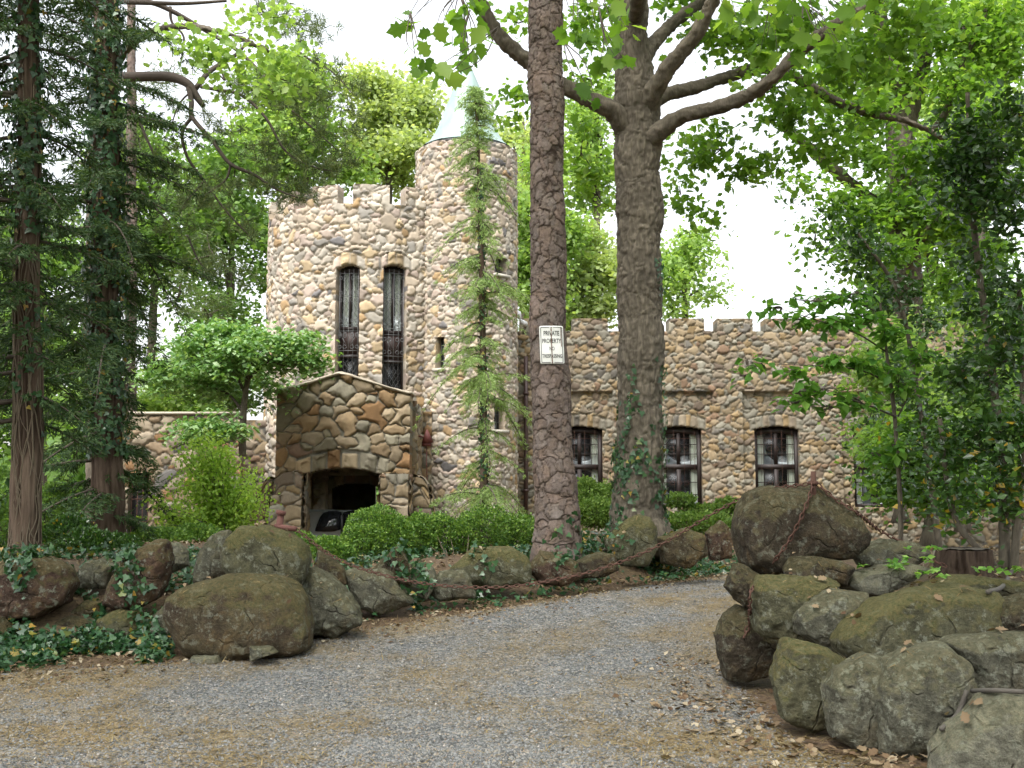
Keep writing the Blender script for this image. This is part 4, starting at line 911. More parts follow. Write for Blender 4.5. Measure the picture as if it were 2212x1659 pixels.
# ---------------------------------------------------------------- chains, rods, sign, stump, sticks
def chain(name, pts, label, pitch=.052, r=.0065, long_=.033, wide=.018):
    sp = spline(np.array(pts), 24); seg = np.linalg.norm(np.diff(sp, axis=0), axis=1); L = np.concatenate([[0], np.cumsum(seg)])
    k_ = int(L[-1] / pitch); t = (np.arange(k_) + .5) * pitch; c = np.stack([np.interp(t, L, sp[:, i]) for i in range(3)], 1)
    T, A, B = frames(c); th = np.linspace(0, 2 * math.pi, 10, endpoint=False); ph = np.linspace(0, 2 * math.pi, 5, endpoint=False); parts = []
    for i in range(k_):
        w_ = A[i] if i % 2 else B[i]; w_ = w_ * .9 + (B[i] if i % 2 else A[i]) * .35; nn = np.cross(T[i], w_)
        ctr = c[i] + (np.cos(th) * long_)[:, None] * T[i] + (np.sin(th) * wide)[:, None] * w_
        rad_ = (np.cos(th))[:, None] * T[i] + (np.sin(th))[:, None] * w_
        v_ = (ctr[:, None] + r * (np.cos(ph)[None, :, None] * rad_[:, None] + np.sin(ph)[None, :, None] * nn)).reshape(-1, 3)
        a_, b_ = np.meshgrid(np.arange(10), np.arange(5), indexing='ij'); a_ = a_.ravel(); b_ = b_.ravel(); a2 = (a_ + 1) % 10; b2_ = (b_ + 1) % 5
        parts.append((v_, [np.stack([a_ * 5 + b_, a2 * 5 + b_, a2 * 5 + b2_, a_ * 5 + b2_], 1)], {}))
    return centred(name, join(parts), M['iron'], label, 'chain')
def near_rock(u, v, lift=.03):                               # the point of the nearest boulder seen under a picture point
    d0 = Vector(P(u, v, 5)) - Vector((0, 0, EYE)); h = BVH_ROCK.ray_cast(Vector((0, 0, EYE)), d0.normalized(), 30)
    if h[0] is None: h = BVH.ray_cast(Vector((0, 0, EYE)), d0.normalized(), 40)
    return np.array(h[0]) + np.array(h[1] if h[1].dot(d0) < 0 else -h[1]) * lift if h[0] is not None else P(u, v, 9.5)
rod_base = near_rock(1757, 1060, 0)
rt_ = rod_base + P(1757, 1018, rod_base[1]) - P(1757, 1060, rod_base[1])
centred('iron_rod', join([tube([rod_base - (0, 0, .15), rod_base + (.0, 0, .02), rt_], [.028, .026, .022], 8), tube([rod_base + (0, 0, .05), rod_base + (0, 0, .08)], .045, 8)]), M['iron'], 'rusty iron rod standing on the huge chained boulder', 'rod')
chain('chain', [rod_base + (0, -.02, .07)] + [near_rock(u_, v_, .035) for u_, v_ in ((1742, 1085), (1725, 1125), (1703, 1165), (1675, 1205), (1650, 1240), (1632, 1275), (1628, 1310), (1618, 1345), (1605, 1385))], 'rusty chain hanging down the face of the huge dark boulder')
chain('chain', [rod_base + (.03, 0, .06)] + [near_rock(1800, 1083, .03), near_rock(1845, 1112, .03), P(1900, 1145, 9.9), P(1965, 1180, 9.9), P(2020, 1213, 9.9), P(2045, 1224, 9.9)], 'rusty chain running from the iron rod down right toward the stump')
pb = P(603, 1142, 11.1)
centred('iron_post', join([tube([pb - (0, 0, .1), pb, P(607, 1108, 11.1)], .035, 8), tube([P(594, 1137, 11.1), P(640, 1143, 11.05)], .03, 6), tube([P(606, 1112, 11.1), P(608, 1103, 11.1)], .05, 8)]), flat('reddish_rust', (.13, .055, .045), .85, .1, .4, 60), 'short reddish iron post behind the smooth olive top boulder', 'post')
chain('chain', [P(638, 1142, 11.05), P(665, 1163, 11.0), P(700, 1190, 10.95), P(750, 1217, 10.85), P(820, 1240, 10.75), P(900, 1258, 10.6), P(1000, 1268, 10.5), P(1100, 1267, 10.4), P(1200, 1252, 10.3), P(1300, 1228, 10.2), P(1420, 1180, 10.0), P(1560, 1098, 9.85), P(1640, 1062, 9.75), rod_base + (-.02, .0, .06)], 'rusty gate chain sagging across the drive between the two walls', .05, .006, .032, .017)

STUMP = True
for pts, rr_, lab in (([near_rock(2188, 1237, .05), near_rock(2160, 1262, .05), near_rock(2130, 1290, .05)], .018, 'bare grey stick leaning on the boulders at the right border'),
                      ([near_rock(2082, 1490, .03), near_rock(2062, 1540, .03), near_rock(2040, 1580, .03)], .016, 'thin dark stick between the lichen streaked boulder and the corner boulder'),
                      ([near_rock(2095, 1490, .03), near_rock(2150, 1500, .03), near_rock(2210, 1505, .03)], .016, 'dark stick lying along the wide grey green slab')):
    centred('stick', tube(spline(np.array(pts), 5), rr_, 6), M['grey_twig'], lab, 'stick', 'sticks on the right boulder pile')
# ---------------------------------------------------------------- trees
def bark(axis, style, res_t=.03, res_a=.02, flare=0., seed=0, knots=(), amp=1.0):
    """a trunk or limb: axis rows are x,y,z,radius; returns mesh data with relief and colour"""
    a_ = spline(np.array(axis, float), 10); seg = np.linalg.norm(np.diff(a_[:, :3], axis=0), axis=1); L = np.concatenate([[0], np.cumsum(seg)])
    nt = max(int(L[-1] / res_t), 6); t = np.linspace(0, L[-1], nt)
    c = np.stack([np.interp(t, L, a_[:, i]) for i in range(3)], 1); r = np.interp(t, L, a_[:, 3])
    c = c + (np.stack([n2(t, t * 0, 1.3, seed + 4), n2(t, t * 0, 1.3, seed + 8), t * 0], 1) * (r * .12)[:, None])
    r = r * (1 + .05 * n2(t, t * 0, 1.7, seed)) + flare * np.exp(-t / .35)
    T, A, B = frames(c); na = max(int(2 * math.pi * r.mean() / res_a), 10)
    th = np.linspace(0, 2 * math.pi, na, endpoint=False) + math.pi / 2   # the seam faces away
    # first frame axis points roughly to +Y for upright trunks, so th=pi/2 offset keeps the seam behind
    TH, TT = np.meshgrid(th, t); R = np.repeat(r[:, None], na, 1); S = (TH * R).ravel(); Tt = TT.ravel(); thr = TH.ravel()
    cyl_ = np.stack([np.cos(thr), np.sin(thr)], 1) * R.ravel()[:, None]
    p3 = np.concatenate([cyl_, Tt[:, None]], 1)
    rm = r.mean()
    if style == 'pine':
        S2 = (thr - math.pi / 2) * rm
        e, r1, r2, r3, ds, dt = cobble(S2, Tt, .17, seed, .50, .12, .22, .4)
        e2, q1, q2, q3, es, et = cobble(S2 + 3.3, Tt * .8, .062, seed + 40, .8, .12, .3, .8)
        st = smooth01(.0, .13, e); s2_ = smooth01(.0, .12, e2)
        h = st * (.55 + .5 * r2 - .5 * dt) + .55 * (q2 - .5 - .5 * et) * (.4 + .6 * s2_) + .16 * fbm(p3 * 34, 3, seed)
        d_ = .017 * h; base = np.array([[.15, .115, .096]]) * (.74 + .28 * r1 + .34 * q1)[:, None] * np.stack([np.ones_like(r3), .93 + .1 * r3 + .06 * q3, .88 + .16 * r3 + .16 * q3], 1)
        cr_ = st * (.75 + .25 * s2_)
        col = base * cr_[:, None] + np.array([[.05, .036, .029]]) * (1 - cr_)[:, None]
    elif style == 'oak':
        w_ = fbm(p3 * (6, 6, 3), 2, seed + 3) * .25
        q = np.concatenate([cyl_ * (24, 24)[0] * 1.0, (Tt * 5.5)[:, None]], 1)
        rd = 1 - np.abs(fbm(q + w_[:, None] * 6, 3, seed)) * 1.6
        rd = np.clip(rd, -.4, 1); d_ = .022 * (rd + .5 * fbm(p3 * 14, 2, seed + 6)) - .02
        g = smooth01(.05, .75, rd)
        col = (np.array([[.035, .03, .024]]) * g[:, None] * .45 + np.array([[.15, .128, .10]]) * (1 - .45 * g)[:, None]) * (1 + .2 * fbm(p3 * 2.4, 3, seed + 8))[:, None]
        d_ = -d_
    else:                                                    # stringy cedar bark
        q = np.concatenate([cyl_ * 34, (Tt * 1.3)[:, None]], 1); rd = fbm(q, 4, seed)
        d_ = .016 * rd; g = np.clip(.5 + .6 * rd, 0, 1)
        col = np.array([[.04, .025, .018]]) * (1 - g)[:, None] + np.array([[.135, .098, .074]]) * g[:, None]
        col = col * (1 + .25 * fbm(p3 * 2, 3, seed + 5))[:, None]
    d_ = d_ * amp
    for (kt, ka, kr, kh) in knots:
        d_ = d_ + kh * np.exp(-(((Tt - kt) / kr) ** 2 + ((((thr - ka + math.pi) % (2 * math.pi)) - math.pi) * R.ravel() / kr) ** 2))
    off = (R.ravel() + d_).reshape(nt, na)
    v = c[:, None] + off[:, :, None] * (np.cos(th)[None, :, None] * A[:, None] + np.sin(th)[None, :, None] * B[:, None])
    i, j = np.meshgrid(np.arange(nt - 1), np.arange(na), indexing='ij'); i = i.ravel(); j = j.ravel(); j2 = (j + 1) % na
    q = np.stack([i * na + j, i * na + j2, (i + 1) * na + j2, (i + 1) * na + j], 1)
    return v.reshape(-1, 3), [q, (np.arange(na) + (nt - 1) * na)[None], np.arange(na)[None, ::-1]], {'col': col}
def ax(*rows):
    """rows of picture column, row, distance, radius in picture units"""
    return [list(P(u, v, d)) + [PX(r, d)] for u, v, d, r in rows]
def twigs(rows, seg=5): return join([tube(spline(np.array(r)[:, :3], 5), np.interp(np.linspace(0, 1, (len(r) - 1) * 5 + 1), np.linspace(0, 1, len(r)), np.array(r)[:, 3]) if len(r) > 2 else np.linspace(r[0][3], r[1][3], 6), seg) for r in rows])
def clump(rng, u, v, d, ru, rv, n, dep=None, sub=None, sig=.22, fl=.55):
    """leaf positions gathered round twig ends inside an ellipsoid; also returns the twig ends"""
    c = P(u, v, d); rx, rz = PX(ru, d), PX(rv, d); ry = dep if dep else (rx + rz) * .5
    k_ = sub or max(4, int(n / 45)); q = rdir(rng, k_) * (rng.uniform(0, 1, k_) ** .45)[:, None] * (rx, ry, rz) + c
    i = rng.integers(0, k_, n); s = sig * np.array([1, 1, fl]) * (rng.uniform(.5, 1.3, k_)[i])[:, None]
    return q[i] + rng.normal(size=(n, 3)) * s, q
def foliage(rng, clumps, size, tpl, up=.5, droop=-.25, jit=.4, **kw):
    ps = []; ends = []
    for cl in clumps:
        p, q = clump(rng, *cl, **kw); ps.append(p); ends.append((P(*cl[:3]), q))
    p = np.concatenate(ps); n = len(p)
    d = rdir(rng, n, droop, .6); nr = rdir(rng, n, up * 2.2)
    return leaves(p, d, nr, size, tpl, rng, np.clip(rng.beta(2, 2, n) + .25 * n2(p[:, 0], p[:, 2], .7, 5, 2), 0, 1), jit), ends
def twig_lines(ends, rng, frac=1., r0=.018, r1=.004):
    out = []
    for c, q in ends:
        for e in q:
            if rng.uniform() < frac:
                m_ = (c + e) / 2 + rng.normal(size=3) * .12 * np.linalg.norm(e - c); out.append(tube(spline(np.array([c, m_, e]), 3), np.linspace(r0, r1, 7), 4))
    return join(out)
def put_foliage(name, data, mt, t, tw=None):
    nl_ = sum(len(f) for f in data[1])
    if tw is not None: data = join([data, (tw[0], tw[1], {'rnd': np.zeros(len(tw[0]))})])
    me = mesh_np(name, *data, smooth=False); o = put(name, me, [mt, M['twig']], t)
    if tw is not None: mi = np.zeros(len(me.polygons), np.int32); mi[nl_:] = 1; me.polygons.foreach_set('material_index', mi)
    return o
def tree(name, label, cat, group, trunk_data, trunk_mat, crowns, loc, twig_data=None, limbs=()):
    t = empty(name, loc, label, cat, group)
    put('trunk', mesh_np('trunk', *trunk_data), trunk_mat, t)
    for lb in limbs: put('limb', mesh_np('limb', *lb), trunk_mat if 'col' in lb[2] else M['twig'], t)
    for i, (data, mt) in enumerate(crowns): put_foliage('crown', data, mt, t, twig_data if i == 0 else None)
    return t
def ivy_on(rng, axis, n, t0, t1, size=.07, seed=0, th=-.1, bulge=.10, front=True):
    a_ = spline(np.array(axis, float), 10); L = np.concatenate([[0], np.cumsum(np.linalg.norm(np.diff(a_[:, :3], axis=0), axis=1))])
    t = rng.uniform(t0, t1, n) * L[-1]; ang = rng.uniform(0, 2 * math.pi, n)
    k_ = n2(ang * .8, t, 1.5, seed) > th + .5 * (t / L[-1] - t0) / (t1 - t0) - .2; t, ang = t[k_], ang[k_]
    c = np.stack([np.interp(t, L, a_[:, i]) for i in range(3)], 1); r = np.interp(t, L, a_[:, 3])
    nr = np.stack([np.cos(ang), np.sin(ang), np.zeros_like(ang)], 1); p = c + nr * (r + .02 + bulge * rng.uniform(0, 1, len(r)) ** 2)[:, None]
    d = np.cross(nr, [0, 0, 1.]) * rng.normal(size=(len(r), 1)) + np.array([0, 0, -.8]); q = nr + .45 * rng.normal(size=p.shape)
    return leaves(p, d, q, size, 'ivy', rng, None, .4)

rng = np.random.default_rng(11)
# scaly pine with the sign
pine_ax = ax((1207, 1225, 14.6, 52), (1206, 1175, 14.6, 48), (1203, 1100, 14.6, 43), (1194, 900, 14.6, 40), (1186, 700, 14.6, 37.5), (1184, 400, 14.6, 35.5), (1182, 200, 14.6, 36), (1178, 0, 14.6, 36), (1174, -220, 14.6, 34), (1172, -700, 14.6, 26), (1172, -1200, 14.6, 12))
pt = tree('pine_tree', 'tall straight pine with scaly plated bark carrying the white sign', 'tree', None, bark(pine_ax, 'pine', .011, .0125, .05, 7), M['pine_bark'],
          [(foliage(rng, [(1172 + a_, -1100 + b_, 14.6, 160, 90, 900) for a_, b_ in ((0, -150), (-250, 0), (230, 20), (-60, 140), (150, 200))], .2, 'blade', .3)[0], M['needle_pine'])], P(1206, 1175, 14.6))
# sign
sx, sy_, sz_ = P(1190.5, 751, 14.6); sr = PX(38, 14.6) + .035; SW, SH = PX(54, 14.3), PX(84, 14.3)
sg = empty('warning_sign', (sx, sy_ - sr, sz_ - SH / 2), 'white private property no trespassing sign nailed to the pine trunk', 'sign')
def bend(v, off=0.):
    """wrap a flat plate (x across, z up) gently round the trunk, dented along its middle"""
    v = np.asarray(v, float); x = v[:, 0]; R_ = .42
    out = np.stack([R_ * np.sin(x / R_), R_ * (1 - np.cos(x / R_)) - off + .012 * np.exp(-(x / .012) ** 2) + .006 * np.sin(v[:, 2] * 14), v[:, 2]], 1)
    a_ = math.radians(-2.0); return np.stack([sx + out[:, 0] * math.cos(a_) - out[:, 2] * math.sin(a_) * -1, sy_ - sr + out[:, 1], sz_ + out[:, 2]], 1)
def rrect(w_, h_, r_, k=5):
    pts = []
    for cx_, cz_, a0 in ((w_ / 2 - r_, h_ / 2 - r_, 0), (-w_ / 2 + r_, h_ / 2 - r_, 90), (-w_ / 2 + r_, -h_ / 2 + r_, 180), (w_ / 2 - r_, -h_ / 2 + r_, 270)):
        for i in range(k): a = math.radians(a0 + 90 * i / (k - 1)); pts.append((cx_ + r_ * math.cos(a), cz_ + r_ * math.sin(a)))
    return np.array(pts)
def plate(w_, h_, r_, t_, off, holes=None):
    bm = bmesh.new(); xs = np.linspace(-w_ / 2, w_ / 2, 29); zs_ = np.linspace(-h_ / 2, h_ / 2, 29)
    V = [(x_, 0, z_) for z_ in zs_ for x_ in xs]; idx = np.arange(841).reshape(29, 29)
    q = np.stack([idx[:-1, :-1].ravel(), idx[:-1, 1:].ravel(), idx[1:, 1:].ravel(), idx[1:, :-1].ravel()], 1); bm.free(); V = np.array(V)
    ax_ = np.abs(V[:, 0]) - (w_ / 2 - r_); az = np.abs(V[:, 2]) - (h_ / 2 - r_); cm_ = (ax_ > 0) & (az > 0); l_ = np.hypot(ax_, az); f_ = np.where(cm_ & (l_ > r_), r_ / np.maximum(l_, 1e-6), 1)
    V[:, 0] = np.where(cm_, np.sign(V[:, 0]) * (w_ / 2 - r_ + ax_ * f_), V[:, 0]); V[:, 2] = np.where(cm_, np.sign(V[:, 2]) * (h_ / 2 - r_ + az * f_), V[:, 2])
    f = bend(V, off); b = f + (0, t_, 0); n_ = 841; rim = np.concatenate([idx[0], idx[1:, -1], idx[-1, -2::-1], idx[-2:0:-1, 0]]); r2_ = np.roll(rim, -1)
    return np.concatenate([f, b]), [q, q[:, ::-1] + n_, np.stack([rim, rim + n_, r2_ + n_, r2_], 1)], {}
put('plate', mesh_np('plate', *plate(SW, SH, .022, .004, .0), smooth=False), flat('white_sign_paint', (.78, .78, .76), .45, 0, .05, 9), sg)
def strip_loop(w_, h_, r_, wd, off):
    a = rrect(w_, h_, r_, 8); b = rrect(w_ - 2 * wd, h_ - 2 * wd, max(r_ - wd, .002), 8); fine = lambda q: np.concatenate([q[i] + (q[(i + 1) % len(q)] - q[i]) * np.linspace(0, 1, 8, endpoint=False)[:, None] for i in range(len(q))])
    a, b = fine(a), fine(b); n_ = len(a); to3 = lambda q: np.stack([q[:, 0], q[:, 0] * 0, q[:, 1]], 1); i = np.arange(n_); j = (i + 1) % n_
    return bend(np.concatenate([to3(a), to3(b)]), off), [np.stack([i, j, j + n_, i + n_], 1)], {}
ink = flat('black_sign_ink', (.02, .02, .022), .5)
put('border', mesh_np('border', *strip_loop(SW * .90, SH * .945, .018, .008, .003), smooth=False), ink, sg)
def lettering(txt, wfrac, hz, cz_):
    cu_ = bpy.data.curves.new('lettering', 'FONT'); cu_.body = txt; cu_.align_x = 'CENTER'; cu_.align_y = 'CENTER'; cu_.size = 1; cu_.resolution_u = 3; cu_.offset = .012
    ob = bpy.data.objects.new('lettering', cu_); COL.objects.link(ob); dg = bpy.context.evaluated_depsgraph_get(); me = bpy.data.meshes.new_from_object(ob.evaluated_get(dg))
    bpy.data.objects.remove(ob); bm = bmesh.new(); bm.from_mesh(me); bmesh.ops.triangulate(bm, faces=bm.faces[:]); bmesh.ops.subdivide_edges(bm, edges=[e for e in bm.edges if e.calc_length() > .25], cuts=1)
    bmesh.ops.triangulate(bm, faces=bm.faces[:]); v_ = np.array([q.co[:] for q in bm.verts]); f_ = np.array([[q.index for q in p.verts] for p in bm.faces]); bm.free()
    v_[:, 0] -= (v_[:, 0].max() + v_[:, 0].min()) / 2; v_[:, 1] -= (v_[:, 1].max() + v_[:, 1].min()) / 2
    W3 = np.stack([v_[:, 0] * SW * wfrac / np.ptp(v_[:, 0]), v_[:, 0] * 0, v_[:, 1] * SH * hz / np.ptp(v_[:, 1]) + SH * (.5 - cz_)], 1)
    put('lettering', mesh_np('lettering', bend(W3, .0045), [f_], smooth=False), ink, sg)
lettering('PRIVATE', .64, .125, .195); lettering('PROPERTY', .78, .12, .395); lettering('NO', .2, .10, .60); lettering('TRESPASSING', .82, .10, .795)
xx = np.linspace(-.5, .5, 24)
for cx_, wd, z0_, z1_ in ((-.002, .013, -.5, .47), (SW * .395, .010, -.05, .47)):
    wv = wd * (.7 + .5 * np.random.default_rng(3).uniform(0, 1, 24)); zz = np.linspace(z0_ * SH, z1_ * SH, 24)
    V = np.concatenate([np.stack([cx_ - wv / 2, zz * 0, zz], 1), np.stack([cx_ + wv / 2, zz * 0, zz], 1)]); i = np.arange(23)
    put('rust_streak', mesh_np('rust_streak', bend(V, .006), [np.stack([i, i + 24, i + 25, i + 1], 1)], smooth=False), flat('rust_stain', (.17, .10, .075), .9, 0, .3, 50), sg)

# the big oak with spreading limbs
OD = 16.2
oak_ax = ax((1380, 1200, OD, 76), (1380, 1150, OD, 60), (1381, 1080, OD, 50), (1383, 800, OD, 46), (1381, 560, OD, 46), (1385, 450, OD, 48), (1379, 380, OD, 46), (1377, 280, OD, 50), (1374, 180, OD, 43), (1366, 90, OD, 36), (1362, 0, OD, 33), (1358, -250, OD, 28), (1360, -700, OD, 15))
L_oak = sum(np.linalg.norm(np.diff(np.array(oak_ax)[:, :3], axis=0), axis=1))
oak = bark(oak_ax, 'oak', .016, .017, .10, 17)
oakl = [bark(ax(*r), 'oak', .03, .025, 0, 30 + i) for i, r in enumerate((
    ((1365, 300, OD, 29.2), (1330, 245, OD - .2, 22.4), (1290, 222, OD - .3, 18.1), (1225, 190, OD - .3, 15.5), (1150, 140, OD - .4, 14.6), (1085, 85, OD - .5, 13.8), (1040, 10, OD - .6, 12.9), (1015, -60, OD - .7, 11.2), (960, -260, OD - 1, 6.0)),
    ((1385, 330, OD, 29.2), (1425, 285, OD - .3, 18.9), (1475, 250, OD - .5, 14.6), (1540, 236, OD - .7, 13.3), (1610, 210, OD - .9, 12.9), (1665, 172, OD - 1.1, 12.0), (1720, 118, OD - 1.3, 11.2), (1790, 62, OD - 1.5, 10.3), (1860, 20, OD - 1.7, 9.5), (1960, -60, OD - 2, 6.9)),
    ((1385, 250, OD, 27.5), (1430, 208, OD + .3, 14.6), (1500, 190, OD + .6, 12.9), (1570, 166, OD + .8, 11.6), (1640, 150, OD + 1, 10.8), (1690, 156, OD + 1.2, 9.9), (1740, 180, OD + 1.4, 9.0), (1800, 215, OD + 1.6, 8.2), (1880, 245, OD + 1.8, 6.9), (1960, 262, OD + 2, 5.2), (2040, 300, OD + 2.2, 2.6)),
    ((1385, 260, OD, 29.2), (1412, 200, OD - .3, 20.6), (1450, 140, OD - .6, 16.3), (1495, 85, OD - .8, 14.6), (1530, 20, OD - 1, 13.8), (1560, -60, OD - 1.2, 11.2), (1600, -300, OD - 1.5, 5.2)),
    ((1375, 140, OD, 24.1), (1415, 90, OD + .4, 13.8), (1460, 45, OD + .7, 12.0), (1515, 5, OD + .9, 10.3), (1570, -60, OD + 1.2, 7.7)),
    ((1374, 60, OD, 17.2), (1380, -160, OD - 2, 12.0), (1300, -300, OD - 4, 7.7), (1260, -330, OD - 6.5, 5.2))))]
cl = [(1560, 90, 17.2, 75, 60, 360), (1640, 90, 17, 60, 60, 300), (1730, 40, 16, 80, 50, 380), (1690, 250, 17.5, 70, 40, 320), (1560, 320, 18, 60, 42, 240), (1620, 360, 18, 60, 45, 260), (1510, 300, 18.5, 45, 40, 160),
      (1780, 310, 18, 70, 50, 340), (1850, 120, 16, 80, 70, 420), (1930, 60, 15, 80, 60, 420), (1840, 240, 18, 80, 40, 360), (1470, 420, 19, 40, 50, 140), (1520, 470, 19, 30, 36, 90), (1660, 190, 16, 60, 30, 200),
      (1265, 90, 18.5, 40, 60, 150), (1270, 170, 18.5, 35, 40, 110), (1255, 330, 18.5, 40, 70, 190), (1290, 420, 19, 40, 40, 130), (1120, 50, 18, 60, 30, 120), (1465, 20, 18, 60, 40, 200), (1285, 20, 17.5, 50, 30, 150), (1120, 210, 18.5, 35, 60, 130),
      (1300, -250, 16, 260, 120, 900), (1650, -220, 16, 300, 120, 1000), (1000, -250, 15, 260, 110, 700)]
of_, oe = foliage(rng, cl, .135, 'lobed', .5, -.35, sig=.26)
# branch ends that hang close above the camera
near = [(905, 130, 8.2, 32, 16, 9, .2, 3), (935, 165, 8.0, 26, 18, 5, .2, 3), (1005, 15, 8.2, 55, 24, 12, .2, 5), (880, 35, 8.6, 30, 20, 6, .2, 3), (1035, 100, 8.2, 42, 30, 11, .3, 4), (1000, 120, 8.6, 18, 20, 5, .2, 3), (960, 75, 9, 50, 30, 10, .3, 5),
        (1250, 55, 7.6, 40, 40, 14, .25, 4), (1300, 25, 7.8, 50, 30, 14, .25, 4), (1320, 120, 7.8, 34, 34, 12, .25, 4), (1270, 200, 8, 30, 22, 6, .2, 3), (1345, 60, 8.2, 24, 40, 8, .25, 3),
        (1700, 60, 8, 70, 45, 26, .5, 8), (1760, 110, 8, 60, 50, 22, .5, 7), (1640, 30, 8, 70, 30, 20, .5, 7), (1590, 20, 8.3, 60, 26, 15, .5, 6), (1830, 30, 8.3, 70, 40, 22, .5, 7)]
nf, ne = foliage(rng, near, .138, 'lobed', .35, -.7, sig=.045, fl=1.)
tw = twig_lines(oe[:22], rng, .5, .014, .003)
shade_pts = []  # unseen leaf masses overhead, added to shade the drive and the rocks
for cx_, cy_, cz_, cr_ in ((-6, 3, 11.5, 3.6), (0, 1, 12, 3.6), (6, 3, 11.5, 3.6), (8, 9, 12, 3.4), (-7, 9, 13, 3.2), (0, 7.5, 12.5, 3.6), (4, 12, 13, 3), (-3, 12, 13.5, 2.6), (10, 14, 13, 3), (9, -2, 11, 4), (-8, -3, 11, 4), (0, -5, 11, 4), (4.2, 6.5, 8.2, 2.2), (5.5, 9, 8.6, 2.2), (4, 3.5, 8, 2.5), (-6.5, 6, 9.5, 2.4)):
    q = rdir(rng, 26) * (rng.uniform(0, 1, 26) ** .4)[:, None] * (cr_, cr_, 1.6) + (cx_, cy_, cz_); i = rng.integers(0, 26, 560); shade_pts.append(q[i] + rng.normal(size=(560, 3)) * (.5, .5, .25))
shade_pts = np.concatenate(shade_pts); shade_leaves = leaves(shade_pts, rdir(rng, len(shade_pts), -.2, .6), rdir(rng, len(shade_pts), 1.2), .36, 'lobed', rng)
hang = []
for c0, q in ne:
    top = c0 + np.array([rng.normal() * .15, .35, .55])
    for e in q: hang.append(tube(spline(np.array([top, (top + e) / 2 + rng.normal(size=3) * .04, e]), 3), np.linspace(.006, .002, 7), 4))
oakt = tree('oak_tree', 'massive grey barked oak with spreading limbs and ivy climbing its foot', 'tree', None, oak, M['oak_bark'], [(of_, M['leaf_oak']), (nf, M['leaf_oak']), (shade_leaves, M['leaf_oak'])], P(1380, 1150, OD), join([tw] + hang), oakl)
rb = np.random.default_rng(77)
ko = P(1432, 462, OD); kv, kf = ICO[4]; kv = kv * (.15, .2, .36) ; kv = kv * (1 + .25 * fbm(kv * 6, 3, 4))[:, None] + ko + (-.13, -.02, 0)
put('burl', mesh_np('burl', kv, [kf], {'col': np.tile([.11, .094, .075], (len(kv), 1)) * (1 + .3 * fbm(kv * 9, 3, 2))[:, None]}), M['oak_bark'], oakt)
put('ivy', mesh_np('ivy', *join([ivy_on(rb, oak_ax[:5], 1900, .05, 1.0, .065, 3, .1, .06), ivy_on(rb, oak_ax[:4], 1400, 0, .7, .07, 9, -.1, .08)]), smooth=False), M['leaf_ivy'], oakt)
put('ivy', mesh_np('ivy', *ivy_on(rb, pine_ax[:3], 200, 0, 1, .08, 4, -.1), smooth=False), M['leaf_ivy'], pt)

# conifer boughs: drooping branches with flat sprays of short blades
def boughs(rng, items, blade, tpl='blade', per=22, tw_len=(.25, .5), step=.11, droop=.25, wid=.06):
    P_, D_, Nn, lines = [], [], [], []
    for p0, dr, L_, sag in items:
        dr = dr / np.linalg.norm(dr); k_ = max(int(L_ / step), 3); t = np.linspace(.12, 1, k_)
        pts = p0 + np.outer(t * L_, dr); pts[:, 2] -= sag * L_ * t ** 2 * .6; side = np.cross(dr, [0, 0, 1.]); side /= np.linalg.norm(side) + 1e-9
        lines.append(tube(np.vstack([p0, pts]), np.linspace(.016 + .006 * L_, .003, k_ + 1), 4))
        for a, q in zip(t, pts):
            for sg_ in (-1, 1):
                l_ = rng.uniform(*tw_len) * (1.15 - .75 * a); m_ = max(int(per * l_ / .4), 4); s_ = rng.uniform(0, 1, m_)
                dd = side * sg_ * rng.uniform(.6, 1) + dr * rng.uniform(.4, .9) + np.array([0, 0, -droop * rng.uniform(.3, 1.3)]); dd /= np.linalg.norm(dd)
                P_.append(q + np.outer(s_ * l_, dd) + rng.normal(size=(m_, 3)) * .02); Nn.append(rdir(rng, m_, .8)); D_.append(dd + rng.normal(size=(m_, 3)) * .5 + (0, 0, -.25))
    p = np.concatenate(P_); return leaves(p, np.concatenate(D_), np.concatenate(Nn), blade, tpl, rng, None, .4), join(lines)
def along(axis, f): a_ = np.array(axis)[:, :3]; return a_[0] + (a_[-1] - a_[0]) * f
def bough_set(rng, axis, n, f0, f1, len_, az=(0, 360), rise=(-.25, .15), sag=.5, taper=0.):
    out = []
    for i in range(n):
        f = f0 + (f1 - f0) * (i + rng.uniform()) / n; a = math.radians(rng.uniform(*az)); L_ = rng.uniform(*len_) * (1 - taper * f)
        out.append((along(axis, f), np.array([math.cos(a), math.sin(a), rng.uniform(*rise)]), L_, sag * rng.uniform(.5, 1.4)))
    return out
rng = np.random.default_rng(21)
ced_ax = ax((50, 1215, 12, 34), (55, 1150, 12, 30), (60, 900, 12, 28), (58, 600, 12, 25), (62, 300, 12, 23), (62, 0, 12, 21), (62, -300, 12, 19), (62, -700, 12, 6))
bf, bl = boughs(rng, bough_set(rng, ced_ax, 52, .14, .86, (1.0, 2.4), (85, 275), (-.2, .12), .55) + bough_set(rng, ced_ax, 40, .14, .86, (.5, 1.15), (-85, 85), (-.2, .12), .55), .09, 'fat', 34)
ct = tree('cedar_tree', 'cedar with reddish stringy trunk wrapped in vine stems and ivy', 'tree', None, bark(ced_ax, 'cedar', .02, .012, .0, 5), M['cedar_bark'], [(bf, M['needle_dark'])], P(50, 1215, 12), bl)
vn = []
